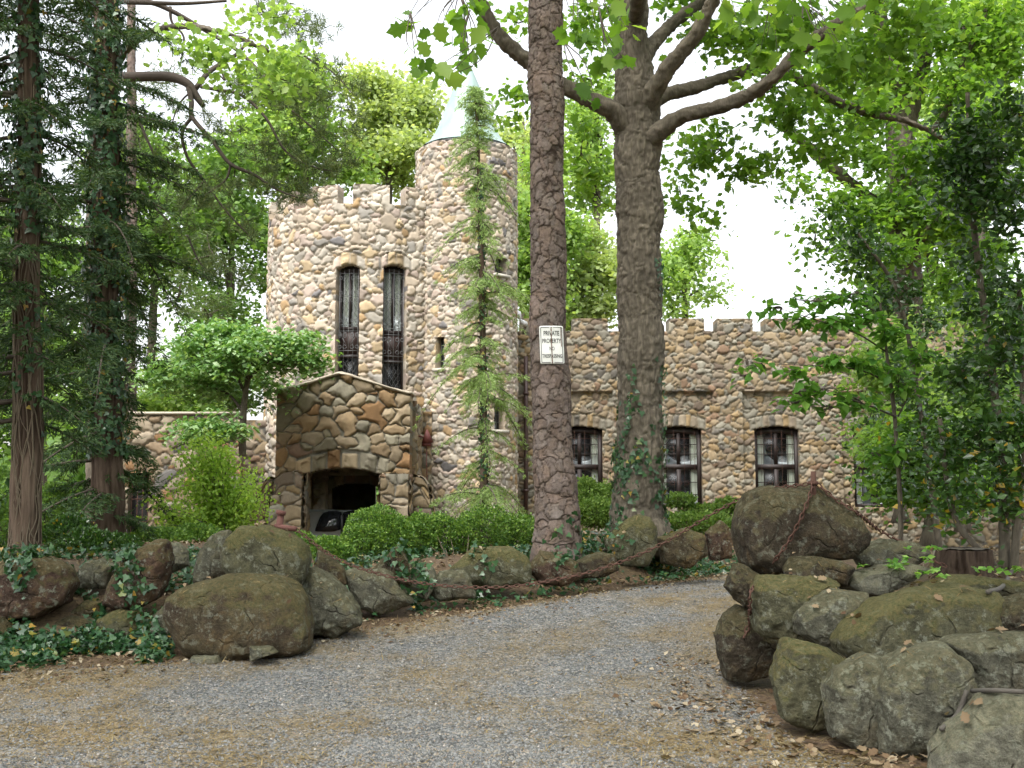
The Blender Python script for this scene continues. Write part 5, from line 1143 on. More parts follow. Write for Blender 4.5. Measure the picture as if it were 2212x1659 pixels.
for q in range(18):
    f0 = rng.uniform(0, .1); n_ = 40; t = np.linspace(f0, rng.uniform(.45, .8), n_); a0 = rng.uniform(3.3, 6.1); a_sp = spline(np.array(ced_ax), 10); L = np.linspace(0, 1, len(a_sp))
    an = a0 + .2 * np.sin(t * (19 + q) + q) + .06 * np.sin(t * 83 + q * 3) + .55 * n2(t, t * 0 + q, 14, q); c = np.stack([np.interp(t * .86, L, a_sp[:, i]) for i in range(3)], 1); r_ = np.interp(t * .86, L, a_sp[:, 3]) + .012
    vn.append(tube(c + np.stack([np.cos(an) * r_, np.sin(an) * r_, 0 * t], 1), rng.uniform(.004, .009) * (1.1 - .4 * (t - f0)), 5))
put('vine_stems', mesh_np('vine_stems', *join(vn)), M['vine'], ct)
put('ivy', mesh_np('ivy', *join([ivy_on(rng, ced_ax[:7], 2000, .0, 1, .065, 12, .22, .12), ivy_on(rng, ced_ax[3:7], 2200, .1, 1, .065, 14, -.25, .14)]), smooth=False), M['leaf_ivy'], ct)
hem_ax = ax((230, 1170, 17, 36), (230, 1000, 17, 30), (228, 700, 17, 29), (228, 400, 17, 28), (228, 0, 17, 26), (228, -300, 17, 22), (228, -700, 17, 8))
hitems = bough_set(rng, hem_ax, 34, .03, .42, (1.2, 2.7), (75, 290), (-.25, .1), .5) + bough_set(rng, hem_ax, 16, .03, .42, (.4, .85), (-90, 90), (-.3, .1), .5) + bough_set(rng, hem_ax, 24, .42, .85, (1.0, 2.0), (110, 300), (-.1, .2), .5) + bough_set(rng, hem_ax, 10, .30, .60, (1.2, 2.2), (-60, 60), (-.2, .1), .5)
bf, bl = boughs(rng, hitems, .10, 'fat', 34)
ht = tree('hemlock_tree', 'dark shaggy conifer with ivy sleeved trunk, second from the left border', 'tree', None, bark(hem_ax, 'cedar', .025, .018, .04, 6), M['cedar_bark'], [(bf, M['needle_dark'])], P(230, 1170, 17), bl)
put('ivy', mesh_np('ivy', *ivy_on(rng, hem_ax[:6], 8000, .12, 1, .075, 19, -.5, .15), smooth=False), M['leaf_ivy'], ht)
# the pine with the bent broken limb and hanging needle tufts (its trunk stands behind the shaggy conifer)
pd = 19.0
p2_ax = ax((238, 1150, pd, 18), (238, 800, pd, 17), (238, 400, pd, 17), (237, 0, pd, 16), (236, -500, pd, 11), (236, -900, pd, 6))
def c6(*r): return [list(P(*C6(a, b), d)) + [PX(w_, d)] for a, b, d, w_ in r]
lm = [c6((640, 455, pd, 11), (850, 450, pd - .3, 11), (1000, 452, pd - .5, 11), (1100, 490, pd - .6, 11), (1150, 560, pd - .6, 9), (1195, 625, pd - .6, 6)),
      c6((1105, 495, pd - .6, 7), (1125, 600, pd - .7, 6), (1130, 690, pd - .8, 5.5), (1250, 830, pd - 1, 5), (1350, 960, pd - 1.1, 4.5), (1500, 1030, pd - 1.2, 3.5), (1620, 1110, pd - 1.3, 2.5), (1750, 1160, pd - 1.4, 1.5)),
      c6((1130, 685, pd - .8, 4), (1070, 780, pd - .8, 4), (1100, 920, pd - .8, 3.5), (1190, 1050, pd - .8, 3), (1320, 1230, pd - .8, 2.5), (1470, 1390, pd - .8, 1.5)),
      c6((1150, 520, pd - .6, 6), (1220, 430, pd - .4, 6), (1290, 380, pd - .2, 5.5), (1400, 310, pd, 4), (1480, 200, pd, 2)),
      c6((1180, 510, pd - .6, 4), (1290, 530, pd - .7, 4), (1420, 560, pd - .8, 4), (1560, 690, pd - .9, 3.5), (1680, 890, pd - 1, 3), (1840, 980, pd - 1, 2), (1980, 1010, pd - 1, 1)),
      c6((640, 12, pd, 6), (850, 8, pd, 6), (1000, 60, pd, 5.5), (1200, 175, pd, 5), (1400, 300, pd - .2, 4.5), (1560, 460, pd - .3, 4), (1660, 600, pd - .4, 3.2), (1800, 720, pd - .5, 2.5), (1990, 890, pd - .5, 1.5)),
      c6((640, 8, pd, 6), (900, 18, pd - .3, 5), (1100, 20, pd - .5, 4), (1330, 5, pd - .7, 3)),
      c6((1000, 40, pd, 4), (1010, 130, pd, 3), (1080, 220, pd, 2.5), (1060, 380, pd, 1.5)), c6((1290, 390, pd - .2, 3), (1320, 470, pd - .2, 2.5), (1290, 440, pd - .2, 1.5)),
      c6((1750, 300, pd + 1, 3), (1850, 370, pd + 1, 2.5), (1950, 420, pd + 1, 2), (2080, 560, pd + 1, 1.2)),
      c6((1355, 970, pd - 1.1, 3), (1330, 1050, pd - 1.1, 2.5), (1260, 1110, pd - 1.1, 2), (1160, 1170, pd - 1.1, 1.2)), c6((1200, 1060, pd - .8, 2.5), (1150, 1120, pd - .9, 2), (1080, 1200, pd - 1, 1)),
      c6((770, 570, pd, 4), (830, 740, pd - .2, 3.5), (910, 920, pd - .3, 2.5)), c6((830, 1130, pd, 4), (920, 1230, pd, 3), (1000, 1310, pd, 2)),
      c6((1100, 1380, pd, 2.5), (1180, 1550, pd, 2), (1300, 1620, pd, 1.2)), c6((1200, 480, pd - .6, 2.5), (1060, 600, pd - .4, 2), (1000, 760, pd - .3, 1.2))]
tuft_at = [(1480, 1040), (1540, 1060), (1600, 1110), (1660, 1140), (1720, 1160), (1770, 1175), (1580, 1030), (1690, 1090), (1280, 1100), (1230, 1120), (1330, 1090), (1180, 1160), (1110, 1190), (1330, 1240), (1400, 1320), (1480, 1390), (1700, 900), (1760, 940), (1840, 980),
           (1900, 1000), (1960, 1010), (1990, 960), (1650, 840), (1620, 800), (1740, 680), (1820, 730), (1880, 780), (1960, 860), (2010, 920), (1850, 380), (1930, 420), (1990, 480), (2050, 560), (1780, 160), (1830, 190), (1890, 190), (1740, 140), (1700, 170), (1640, 60), (1580, 30),
           (1880, 560), (1950, 620), (2010, 680), (2070, 760), (1700, 560), (1780, 520), (1600, 560), (1520, 480), (1460, 600), (1400, 480), (1340, 560), (960, 870), (1020, 1010), (940, 960), (1010, 1320), (1100, 1390), (1180, 1540), (1280, 1600), (1430, 1640), (1050, 620), (1250, 690), (1320, 760), (1560, 940), (1500, 900)]
tp = []; td = []
for a, b in tuft_at:
    for k_ in range(7):
        c = P(*C6(a + rng.normal() * 55, b + rng.normal() * 36), pd - .8 + rng.normal() * .5); n_ = 30
        q = rdir(rng, n_); tp.append(c + q * .01 + rng.normal(size=(n_, 3)) * .03); td.append(q + (0, 0, .15))
tp = np.concatenate(tp); tufts = leaves(tp, np.concatenate(td), rdir(rng, len(tp)), .15, 'blade', rng, None, .3)
p2t = tree('pine_tree', 'pine with a bent broken limb and needle tufts hanging before the tower', 'tree', None, bark(p2_ax, 'pine', .03, .025, .03, 8), M['pine_bark'], [(tufts, M['needle_pine'])], P(262, 1150, pd), None, [twigs([r_], 6) for r_ in lm])
p3_ax = ax((281, 1000, 33, 13), (281, 850, 33, 12), (283, 600, 33, 11), (284, 300, 33, 10), (284, 0, 33, 8))
p3c, p3e = foliage(rng, [(300 + a_, 300 + b_, 33, 70, 60, 620) for a_, b_ in ((0, 0), (-90, 60), (110, 120), (60, -120), (160, 250), (-120, 200), (90, 330), (150, 380))], .26, 'blade', .3, 0, sig=.3)
tree('pine_tree', 'slender bare pine trunk rising behind the low garden wall', 'tree', None, bark(p3_ax, 'pine', .05, .04, 0, 9), M['pine_bark'], [(p3c, M['needle_pine'])], P(281, 1000, 33), twig_lines(p3e, rng, .2, .04, .01))

# slim feathery cypress before the turret
cy_ax = ax((1046, 1120, 24, 9), (1045, 900, 24, 8.5), (1042, 700, 24, 7), (1038, 500, 24, 5.5), (1034, 350, 24, 4), (1028, 230, 24, 2.5), (1022, 185, 24, 1))
its = []
for i in range(210):
    f = rng.uniform(.02, .985); a = rng.uniform(0, 2 * math.pi); L_ = (1.5 * (1 - f) ** .72 + .07) * rng.uniform(.3, 1.1) * (.6 + .6 * (math.sin(f * 31 + 1.5 * math.cos(a)) > -.1))
    a_ = np.array(cy_ax); c = np.array([np.interp(f, np.linspace(0, 1, len(a_)), a_[:, k_]) for k_ in range(3)]); its.append((c, np.array([math.cos(a), math.sin(a), rng.uniform(-.25, .45)]), L_, rng.uniform(.5, 1.5)))
bf, bl = boughs(rng, its, .06, 'fat', 62, (.10, .40), .10, .9)
cyt = tree('cypress_tree', 'slim feathery light green conifer standing in front of the turret', 'tree', None, bark(cy_ax, 'cedar', .03, .02, 0, 3, amp=.4), M['cedar_bark'], [(bf, M['needle_light'])], P(1046, 1120, 24), bl)
put('ivy', mesh_np('ivy', *ivy_on(rng, cy_ax[:5], 1500, .0, 1, .06, 22, -.3, .05), smooth=False), M['leaf_ivy'], cyt)

# dogwood, lime shrub, hedges, junipers
def layered(rng, items, n, size, tpl, sig=.16):
    ps = []
    for u, v, d, ru, rv, w_ in items:
        m_ = int(n * w_); k_ = max(int(m_ / 16), 3); q = np.stack([rng.normal(size=k_) * PX(ru, d) * .55, rng.normal(size=k_) * PX(ru, d) * .5, rng.normal(size=k_) * PX(rv, d) * .8], 1) + P(u, v, d)
        i = rng.integers(0, k_, m_); ps.append(q[i] + rng.normal(size=(m_, 3)) * (sig, sig, sig * .4))
    p = np.concatenate(ps); a = rng.uniform(0, 6.28, len(p)); d_ = np.stack([np.cos(a), np.sin(a), -.45 + 0 * a], 1); return leaves(p, d_, rdir(rng, len(p), 2.4), size, tpl, rng, None, .35)
dg_ax = ax((524, 985, 24.5, 8), (525, 900, 24.5, 7), (530, 850, 24.5, 6), (540, 790, 24.5, 5), (548, 740, 24.5, 3), (556, 700, 24.5, 1.5))
dgc = layered(rng, [(490, 712, 24.5, 60, 12, 1), (430, 742, 24.3, 70, 12, 1.1), (560, 735, 24.3, 70, 14, 1.2), (640, 738, 24.2, 60, 14, 1), (665, 775, 24.1, 35, 16, .6), (520, 765, 24, 80, 12, 1.2), (400, 790, 24.4, 80, 12, 1.1), (470, 800, 24.1, 80, 12, 1.1),
                    (590, 790, 24.6, 60, 14, .9), (420, 838, 24.8, 70, 14, .8), (350, 815, 24.6, 45, 12, .6), (480, 845, 25.2, 90, 14, .8), (590, 840, 25.4, 50, 16, .4), (450, 915, 24, 55, 14, .8), (500, 935, 23.8, 40, 12, .6), (420, 940, 23.8, 35, 12, .5), (690, 790, 24, 16, 20, .2), (540, 870, 25.2, 50, 14, .35)], 800, .135, 'ovate')
dgb = [twigs([r_], 5) for r_ in (ax((530, 850, 24.5, 4), (500, 800, 24.4, 3), (440, 770, 24.3, 2), (390, 780, 24.3, 1)), ax((535, 820, 24.5, 4), (580, 780, 24.3, 3), (640, 750, 24.2, 1.5)), ax((526, 890, 24.5, 4), (490, 850, 24.6, 3), (430, 830, 24.6, 1.5)), ax((545, 770, 24.5, 3), (510, 730, 24.5, 2), (480, 712, 24.5, 1)), ax((580, 780, 24.3, 2.5), (620, 790, 24.2, 2), (665, 780, 24.1, 1)))]
tree('dogwood_tree', 'small dogwood with tiered pale green leaf layers left of the tower', 'tree', None, bark(dg_ax, 'oak', .03, .03, 0, 3, amp=.3), M['oak_bark'], [(dgc, M['leaf_dogwood'])], P(524, 985, 24.5), None, dgb)
ls = []; lp = []; base = P(490, 1175, 19)
for k_ in range(52):
    tgt = P(rng.uniform(375, 585), 0, 19); f = abs((tgt[0] - P(490, 0, 19)[0])) / PX(105, 19); top = 1.0 - .55 * f ** 1.5
    e = np.array([tgt[0], 19 + rng.normal() * .5, P(480, 938 + (1 - top) * 260 + rng.uniform(0, 60), 19)[2]])
    m_ = base + (e - base) * .5 + np.array([-(e - base)[0] * .15, 0, .1]); sp = spline(np.array([base + rng.normal(size=3) * (.08, .08, 0), m_, e]), 8); ls.append(tube(sp, np.linspace(.012, .003, len(sp)), 4))
    for a in range(3, len(sp)):
        n_ = 16; lp.append(sp[a] + rng.normal(size=(n_, 3)) * (.10, .10, .10))
lp = np.concatenate(lp)
sh = empty('lime_shrub', base, 'upright airy lime green shrub between the garden wall and porch', 'shrub')
put('stems', mesh_np('stems', *join(ls)), M['grey_twig'], sh); put('foliage', mesh_np('foliage', *leaves(lp, rdir(rng, len(lp), .5), rdir(rng, len(lp), .6), .065, 'quad', rng), smooth=False), M['leaf_lime'], sh)
def bush(name, label, cat, group, lumps, n, size, m, tpl='quad', core=True, spike=0.):
    b0 = P(lumps[0][0], lumps[0][1] + lumps[0][4], lumps[0][2]); b0[2] = ground_z(np.array([b0[0]]), np.array([b0[1]]))[0]
    o = empty(name, b0, label, cat, group); ps = []; ns = []; st = []
    tot = sum(l[3] * l[4] for l in lumps)
    for u, v, d, ru, rv in lumps:
        c = P(u, v, d); r = np.array([PX(ru, d), (PX(ru, d) + PX(rv, d)) / 2, PX(rv, d)]); m_ = int(n * ru * rv / tot); q = rdir(rng, m_); s = 1 - .35 * rng.uniform(0, 1, m_) ** 2
        s = s * (1 + .16 * fbm(q * 3 + c, 3, 3)) + spike * (rng.uniform(0, 1, m_) ** 6); ps.append(c + q * r * s[:, None]); ns.append(q)
        for k_ in range(10): st.append(tube(spline(np.array([c + (rng.normal() * .1, rng.normal() * .1, -r[2] * 1.1), c + rng.normal(size=3) * r * .3, c + rdir(rng, 1)[0] * r * .95]), 4), np.linspace(.012, .003, 9), 4))
    p = np.concatenate(ps); nn = np.concatenate(ns)
    put('stems', mesh_np('stems', *join(st)), M['twig'], o)
    put('foliage', mesh_np('foliage', *leaves(p, nn * .8 + rdir(rng, len(p), .5) * .9, nn + .8 * rng.normal(size=p.shape), size, tpl, rng, None, .4), smooth=False), m, o); return o
HG = 'clipped box hedge bushes before the castle'
bush('boxwood_bush', 'large rounded box bush in front of the car and porch', 'bush', HG, [(812, 1152, 15.6, 68, 56), (790, 1170, 15.3, 55, 40), (850, 1165, 15.5, 45, 48)], 15000, .036, M['leaf_box'])
bush('boxwood_bush', 'narrow box bush in the middle, with dry stalks at its foot', 'bush', HG, [(905, 1160, 16.0, 40, 48), (950, 1158, 16.2, 40, 45)], 9500, .036, M['leaf_box'], spike=.2)
bush('boxwood_bush', 'wide box bush with yellow green top beside the scaly pine', 'bush', HG, [(1052, 1142, 16.0, 58, 46), (1105, 1150, 16.2, 45, 38), (1010, 1155, 16.1, 35, 42), (1140, 1150, 16.6, 28, 34)], 12500, .036, M['leaf_box'], spike=.15)
bush('boxwood_bush', 'little box bush below the car door', 'bush', HG, [(705, 1190, 14.1, 32, 32), (735, 1200, 14.1, 30, 26)], 4200, .036, M['leaf_box'])
bush('boxwood_bush', 'low box tuft at the foot of the left porch pier', 'bush', HG, [(640, 1168, 18, 40, 18)], 2200, .042, M['leaf_box'])
bush('boxwood_bush', 'dark box mound between the cedar and the shaggy conifer', 'bush', HG, [(190, 1190, 15, 70, 45), (150, 1160, 15.3, 50, 45), (250, 1195, 15.4, 55, 40)], 12000, .045, M['leaf_holly'])
bush('boxwood_bush', 'dark box mound along the foot of the garden wall', 'bush', HG, [(340, 1172, 17.5, 70, 30), (420, 1165, 18, 60, 30)], 8500, .045, M['leaf_box'])
bush('boxwood_bush', 'dense dark bush at the left border behind the cedar', 'bush', HG, [(0, 1130, 15, 45, 80), (-20, 1060, 15.5, 40, 60), (110, 1110, 17, 40, 60)], 10000, .05, M['leaf_mid'])
JG = 'junipers before the long wing'
bush('juniper_shrub', 'feathery juniper between the scaly pine and the oak', 'shrub', JG, [(1268, 1072, 20, 26, 34), (1290, 1108, 19.5, 42, 28), (1310, 1090, 20.5, 22, 40)], 8000, .055, M['needle_juniper'], 'quad', spike=.4)
bush('juniper_shrub', 'spreading juniper right of the oak under the second wing window', 'shrub', JG, [(1470, 1082, 21, 30, 14), (1530, 1108, 21, 50, 16), (1575, 1092, 21, 30, 14), (1500, 1130, 20, 80, 20)], 8000, .055, M['needle_juniper'], 'quad', spike=.4)
stk = [tube(spline(np.array([P(u0, 1212, 15.1), P((u0 + u1) / 2 + 2, (1212 + v1) / 2, 15.1), P(u1, v1, 15.2)]), 4), np.linspace(.008, .003, 9), 4) for u0, u1, v1 in ((965, 945, 1160), (968, 950, 1176), (962, 930, 1180), (980, 974, 1165), (1005, 1012, 1155), (966, 962, 1185))]
centred('dry_stalks', join(stk), M['vine'], 'dry pale stalks standing before the narrow box bush', 'stalks')

# ---------------------------------------------------------------- right side: tall tree, holly, beech sapling
rng = np.random.default_rng(31)
rt_ax = ax((1975, 1090, 22, 34), (1970, 900, 22, 30), (1960, 650, 22, 29), (1955, 500, 22, 29), (1950, 350, 22, 30), (1945, 250, 22, 27), (1920, 130, 22, 19), (1900, 40, 22, 16), (1880, -150, 22, 10))
rtl = [bark(ax(*r), 'oak', .05, .04, 0, 60 + i) for i, r in enumerate((((1955, 520, 22, 18), (1900, 450, 21.8, 13), (1830, 390, 21.6, 12), (1760, 330, 21.4, 11), (1690, 270, 21, 7)), ((1950, 310, 22, 24), (1975, 210, 22, 17), (2000, 110, 22, 15), (2030, 10, 22, 13), (2060, -150, 22, 8)),
        ((1960, 360, 22, 8), (2040, 250, 21.5, 7), (2060, 180, 21.3, 6), (2110, 70, 21, 5), (2140, 0, 21, 4)), ((1955, 600, 22, 10), (2000, 500, 21, 8), (2100, 420, 20.5, 5))))]
rc = [(1830, 130, 22, 70, 60, 900), (1900, 200, 22, 60, 60, 850), (1990, 60, 22, 70, 60, 900), (2080, 60, 21, 80, 70, 1000), (2170, 110, 21, 70, 70, 900), (2060, 180, 21, 70, 60, 850), (2150, 240, 20, 70, 60, 850), (1890, 330, 21, 55, 55, 650), (2010, 330, 21, 60, 60, 750), (2090, 340, 21, 70, 50, 800),
      (1870, 480, 21, 55, 50, 560), (1960, 450, 21, 50, 60, 560), (1820, 430, 20.5, 40, 40, 300), (2040, 480, 21, 70, 60, 800), (1880, 20, 22, 60, 50, 600), (2180, 380, 21, 60, 60, 700), (1780, 180, 22, 50, 50, 420), (1740, 400, 21, 40, 30, 170), (2130, 560, 23, 70, 60, 700), (2030, 620, 24, 60, 70, 650), (1900, 600, 24, 50, 60, 500)]
rc += [(1850, 560, 20, 50, 50, 420), (1760, 520, 20.5, 36, 36, 150), (1930, 540, 20, 50, 50, 450), (2100, 440, 20, 60, 50, 500), (1860, 260, 21, 60, 50, 500), (1950, 150, 22, 60, 60, 600), (2180, 30, 21, 60, 60, 600)]
f_, e_ = foliage(rng, rc, .15, 'ovate', .5, -.3, sig=.26)
tree('tall_tree', 'tall grey trunked tree with forked top over the right end of the wing', 'tree', None, bark(rt_ax, 'oak', .03, .03, .05, 50), M['oak_bark'], [(f_, M['leaf_oak'])], P(1975, 1090, 22), twig_lines(e_, rng, .3, .02, .004), rtl)
def holly(label, stems, clumps, seed, size=.085):
    r_ = np.random.default_rng(seed); f_, e_ = foliage(r_, clumps, size, 'ovate', .35, -.2, sig=.15, fl=.9); b = P(*stems[0][0][:3])
    o = empty('holly_shrub', b, label, 'shrub', 'dark glossy hollies at the right')
    [put('stem', mesh_np('stem', *bark(ax(*s), 'oak', .04, .02, 0, seed, amp=.25)), M['oak_bark'], o) for s in stems]; put_foliage('foliage', f_, M['leaf_holly'], o, twig_lines(e_, r_, .35, .008, .002))
holly('tall dark holly filling the right border above the long boulder', [((2170, 1230, 10.6, 12), (2165, 1000, 10.6, 9), (2130, 700, 10.5, 7), (2100, 450, 10.4, 6), (2090, 200, 10.3, 4)), ((2150, 1225, 10.8, 8), (2060, 1110, 11, 6), (2030, 900, 11, 4)), ((2190, 1230, 10.5, 9), (2210, 900, 10.4, 6), (2200, 600, 10.3, 4))],
      [(2080, 300, 10.2, 55, 42, 330), (2150, 330, 10, 60, 50, 420), (2060, 380, 10.2, 50, 36, 280), (2130, 420, 10.1, 60, 40, 380), (2190, 450, 10, 50, 45, 330), (2030, 430, 10.4, 35, 22, 130), (2190, 250, 10, 45, 45, 300), (2100, 540, 10.5, 60, 32, 190), (2190, 620, 10.2, 45, 45, 260), (2110, 660, 10.7, 60, 40, 200),
       (2170, 780, 10.4, 60, 60, 480), (2080, 800, 10.8, 55, 50, 330), (2190, 920, 10.2, 55, 60, 480), (2110, 940, 10.6, 60, 60, 480), (2150, 1060, 10.4, 70, 55, 520), (2040, 960, 11, 45, 50, 280), (2050, 1060, 11, 50, 45, 320), (2200, 700, 10, 40, 50, 260)], 41)
holly('lighter holly spray reaching over the wing roof beside the open sky', [((2030, 1190, 12.5, 7), (1990, 900, 12.5, 5), (1940, 640, 12.3, 4), (1850, 500, 12.2, 3))],
      [(1830, 520, 12.3, 55, 28, 170), (1770, 470, 12.3, 36, 22, 60), (1880, 560, 12.3, 55, 36, 240), (1950, 620, 12.3, 55, 40, 260), (1900, 660, 12.3, 45, 30, 150), (1720, 430, 12.3, 28, 12, 22), (2010, 700, 12.3, 55, 45, 280), (1960, 780, 12.4, 55, 40, 200), (2000, 860, 12.5, 50, 45, 260), (1980, 960, 12.4, 45, 50, 220), (1990, 1050, 12.3, 50, 45, 260), (1910, 1000, 12.6, 40, 36, 110), (1880, 900, 12.8, 50, 30, 110)], 42, .075)
b_ax = [((1947, 1190, 11.3, 5.5), (1943, 1050, 11.3, 4.5), (1930, 880, 11.2, 4), (1915, 760, 11.1, 3), (1900, 640, 11, 2))]
blc = [(1800, 700, 10.6, 55, 16, 80), (1730, 690, 10.5, 45, 16, 46), (1860, 690, 10.9, 55, 22, 95), (1690, 665, 10.5, 30, 12, 20), (1750, 650, 10.6, 50, 14, 50), (1830, 640, 10.8, 55, 18, 70), (1800, 780, 10.4, 60, 18, 75), (1720, 800, 10.3, 42, 16, 34), (1640, 790, 10.2, 36, 14, 18), (1612, 775, 10.2, 16, 18, 8), (1610, 810, 10.2, 22, 10, 9), (1870, 790, 10.7, 50, 24, 85),
       (1780, 840, 10.4, 60, 16, 60), (1715, 870, 10.4, 40, 12, 24), (1850, 860, 10.7, 50, 24, 70), (1930, 720, 10.9, 45, 30, 85), (1940, 830, 11, 45, 30, 75), (1880, 980, 11, 40, 26, 45), (1930, 960, 11, 40, 30, 45), (1800, 880, 10.5, 40, 10, 20), (1990, 780, 11, 40, 40, 70)]
f_, e_ = foliage(rng, blc, .115, 'ovate', 1.2, -.35, sig=.07, fl=.5)
bt = empty('beech_sapling', P(1947, 1190, 11.3), 'thin beech sapling with layered bright leaves reaching left before the wing', 'sapling')
put('trunk', mesh_np('trunk', *bark(ax(*b_ax[0]), 'oak', .03, .012, 0, 3, amp=.15)), M['oak_bark'], bt)
lead = [ax((1925, 830, 11.2, 2.5), (1860, 800, 10.8, 2), (1760, 790, 10.4, 1.4), (1620, 785, 10.2, .6)), ax((1915, 760, 11.1, 2.2), (1850, 720, 10.9, 1.8), (1760, 690, 10.5, 1.2), (1680, 665, 10.4, .6)), ax((1935, 900, 11.2, 2.2), (1860, 870, 10.7, 1.6), (1780, 850, 10.4, 1), (1700, 875, 10.4, .5)), ax((1940, 1000, 11.2, 2), (1890, 985, 11, 1)), ax((1905, 680, 11, 2), (1840, 650, 10.8, 1.4), (1750, 645, 10.6, .7)), ax((1940, 900, 11.2, 2), (1990, 800, 11, 1))]
for r_ in lead: put('branch', mesh_np('branch', *twigs([r_], 5)), M['twig'], bt); put_foliage('foliage', f_, M['leaf_beech'], bt, twig_lines(e_, rng, .5, .005, .002))
sd_ = []
for u_, v_ in ((2010, 1190), (1985, 1215), (2060, 1215), (2120, 1225), (1940, 1225), (2150, 1240), (2040, 1245), (1965, 1240), (2185, 1235), (1900, 1225)):
    p0 = near_rock(u_, v_ + 18, 0.); p0[2] += .02
    for q in range(4):
        e = p0 + rng.normal(size=3) * (.09, .06, 0) + (0, 0, .05 + .05 * rng.uniform()); a = rng.uniform(0, 6.28, 6)
        sd_.append(leaves(np.tile(e, (6, 1)), np.stack([np.cos(a), np.sin(a), rng.uniform(-.5, .5, 6)], 1), rdir(rng, 6, 1.5), .06, 'ovate', rng))
o = put('seedlings', mesh_np('seedlings', *join(sd_), smooth=False), M['leaf_beech']); tag(o, 'bright green seedlings sprouting behind the right boulders', 'seedlings', kind='stuff')

SB = P(2083, 1243, 10.4); sh_ = PX(56, 10.4)
st = empty('tree_stump', SB, 'dark sawn tree stump behind the right boulder pile', 'stump')
sbk = bark([list(SB + (0, 0, z_)) + [r_] for z_, r_ in ((-.25, .30), (0, .255), (.12, .235), (sh_, .228))], 'cedar', .012, .012, .05, 71, amp=1.6)
sbk[2]['col'] = sbk[2]['col'] * .55
put('trunk', mesh_np('trunk', *sbk), M['cedar_bark'], st)
th = np.linspace(0, 2 * math.pi, 48, endpoint=False); V = [np.stack([SB[0] + q * .235 * np.cos(th), SB[1] + q * .235 * np.sin(th), SB[2] + sh_ + .004 + .012 * n2(q * np.cos(th), q * np.sin(th), 5, 2)], 1) for q in (1., .75, .5, .25, .02)]
V = np.concatenate(V); i, j = np.meshgrid(np.arange(4), np.arange(48), indexing='ij'); i = i.ravel(); j = j.ravel(); j2 = (j + 1) % 48
put('cut_face', mesh_np('cut_face', V, [np.stack([i * 48 + j, i * 48 + j2, (i + 1) * 48 + j2, (i + 1) * 48 + j], 1)]), flat('old_cut_wood', (.085, .072, .055), .9, 0, .5, 12), st)

# ---------------------------------------------------------------- woodland behind
def back_tree(label, u, v, d, ru, rv, n, mt, seed, size=.3, nc=11, base=1090, r=10, lean=0, sig=.5, shape=1., tname='broadleaf_tree'):
    rg = np.random.default_rng(seed); cl = []
    for k_ in range(nc):
        a = rg.uniform(0, 6.28); q = rg.uniform(0, 1) ** .5; cl.append((u + ru * .82 * q * math.cos(a), v + rv * .8 * q * math.sin(a), d + rg.normal() * ru * .3 * d / F, ru * rg.uniform(.22, .42), rv * rg.uniform(.16, .30), int(n * .8 / nc)))
    f_, e_ = foliage(rg, [q[:5] + (q[5] * 2,) for q in cl], size * .68, 'quad', .4, -.2, sig=sig)
    ax_ = ax((u + lean, base, d, r), (u + lean * .6, (base + v) / 2, d, r * .85), (u, v + rv * .3, d, r * .6), (u - lean * .1, v - rv * .5, d, r * .25)); br = []
    for c, q in e_:
        s = np.array(ax_[2][:3]) + (np.array(ax_[3][:3]) - np.array(ax_[2][:3])) * rg.uniform(-.6, .8); br.append([list(s) + [PX(r * .35, d)], list((s + c) / 2 + np.array([0, 0, .25])) + [PX(r * .22, d)], list(c) + [PX(r * .1, d)]])
    tree(tname, label, 'tree', 'trees of the wood behind the castle', bark(ax_, 'oak', .2, .12, .1, seed), M['oak_bark'], [(f_, mt)], P(u + lean, base, d), join([twigs(br, 5), twig_lines(e_, rg, .25, .03, .008)]))
back_tree('bright spring green tree behind the left edge of the tower', 660, 300, 42, 140, 210, 9000, M['leaf_bright'], 1, .34, 14)
back_tree('yellow green tree crown between the tower top and the turret roof', 840, 270, 45, 110, 150, 9000, M['leaf_yellow'], 2, .34, 14)
back_tree('bright tree rising just right of the turret behind the scaly pine', 1165, 520, 44, 85, 220, 6500, M['leaf_bright'], 3, .32, 13)
back_tree('yellow green tree behind the wing left of the oak trunk', 1275, 610, 46, 90, 130, 6500, M['leaf_yellow'], 4, .34, 12)
back_tree('sparse tree over the wing roof right of the oak trunk', 1480, 590, 46, 70, 120, 2200, M['leaf_bright'], 5, .32, 11)
back_tree('mid green tree filling the gap left of the tower', 500, 500, 36, 120, 260, 9000, M['leaf_mid'], 6, .28, 15)
back_tree('leafy tree behind the shaggy conifer and slender pine', 340, 420, 38, 130, 260, 7000, M['leaf_mid'], 7, .28, 15, lean=-20)
back_tree('broad green tree behind the cedar at the left border', 90, 620, 32, 150, 330, 10000, M['leaf_mid'], 8, .26, 17)
back_tree('low bright tree behind the garden wall and dogwood', 420, 830, 37, 170, 90, 6500, M['leaf_bright'], 9, .28, 12)
back_tree('light green tree at the right border behind the holly', 2150, 800, 28, 130, 220, 9000, M['leaf_bright'], 12, .24, 15)
back_tree('green tree closing the gap behind the tall grey trunk', 2010, 560, 34, 130, 240, 9000, M['leaf_mid'], 13, .26, 15)
back_tree('green tree right of the beech sapling, before the far end of the wing', 2080, 930, 25, 110, 150, 6000, M['leaf_mid'], 14, .2, 13, base=1150)
back_tree('high green crown at the top right corner of the woods', 2120, 180, 32, 150, 190, 7000, M['leaf_bright'], 15, .28, 14)
back_tree('small tree high behind the turret roof on its right', 1130, 320, 48, 60, 130, 2600, M['leaf_yellow'], 16, .32, 8)
back_tree('leafy understory tree hiding the far right windows of the wing', 1945, 860, 19, 80, 180, 4200, M['leaf_bright'], 18, .17, 14, base=1130, r=7, sig=.26)
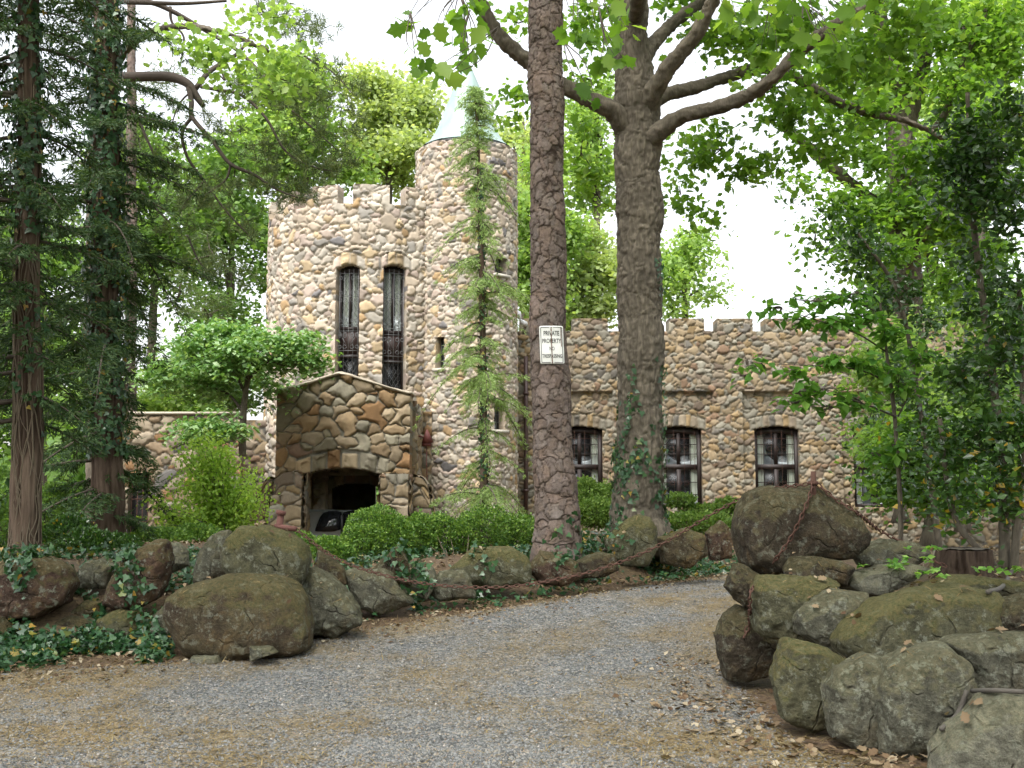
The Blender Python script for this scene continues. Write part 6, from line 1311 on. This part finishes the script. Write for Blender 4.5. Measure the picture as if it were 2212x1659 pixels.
back_tree('bright understory tree low behind the beech sapling stem', 2010, 1010, 16, 110, 130, 6500, M['leaf_oak'], 19, .15, 13, base=1180, r=6, sig=.22)
back_tree('pale thin crowned tree seen between the scaly pine and the oak limbs', 1290, 330, 47, 75, 190, 3600, M['leaf_bright'], 20, .3, 13)
back_tree('dim green tree low at the left border beyond the dense bush', -20, 900, 27, 130, 210, 6000, M['leaf_mid'], 21, .22, 13)
# bright maple sprays in front of the bent limb
mc = [(620, 175, 17, 50, 30, 120), (580, 120, 17, 60, 40, 120), (530, 70, 17, 50, 40, 90), (570, 30, 17, 60, 30, 100), (500, 190, 17, 30, 25, 100), (430, 110, 17, 50, 26, 120), (390, 85, 17, 30, 20, 70), (470, 115, 17, 50, 20, 120), (640, 120, 17, 30, 20, 80), (590, 200, 17, 36, 14, 80)]
f_, e_ = foliage(rng, mc, .125, 'lobed', .6, -.3, sig=.26)
mx_ = ax((205, 1160, 20, 20), (206, 700, 20, 18), (210, 300, 20, 15), (260, 120, 19.5, 10), (360, 60, 18.5, 6), (480, 70, 17.5, 4), (580, 110, 17, 2.5))
tree('maple_tree', 'maple spreading bright lobed leaves above the bent broken pine limb', 'tree', None, bark(mx_, 'oak', .05, .04, 0, 4), M['oak_bark'], [(f_, M['leaf_bright'])], P(205, 1160, 20), twig_lines(e_, rng, .4, .012, .003))
# far wood reading as one mass
rg = np.random.default_rng(99); n_ = 60000
u_ = rg.uniform(-500, 2700, n_); d_ = rg.uniform(52, 75, n_); hgt = 4.5 + 4.0 * n2(u_, u_ * 0, .006, 4) + 3.0 * ((u_ < 560) | (u_ > 1880))
x_ = (u_ - 1106) * d_ / F; z_ = -1 + hgt * rg.uniform(0, 1, n_) ** .7
p_ = np.stack([x_, d_, z_], 1) + rg.normal(size=(n_, 3)) * .4
q_ = rg.uniform(math.pi * 1.05, math.pi * 1.95, 24000); p_ = np.concatenate([p_, np.stack([44 * np.cos(q_), -4 + 30 * np.sin(q_), rg.uniform(0, 11, 24000)], 1) + rg.normal(size=(24000, 3)) * 1.2]); n_ = len(p_)
o = put('far_woods', mesh_np('far_woods', *leaves(p_, rdir(rg, n_, -.2), rdir(rg, n_, .6), .62, 'quad', rg), smooth=False), M['leaf_mid']); tag(o, 'distant green wood standing round the castle grounds', 'woods', kind='stuff')
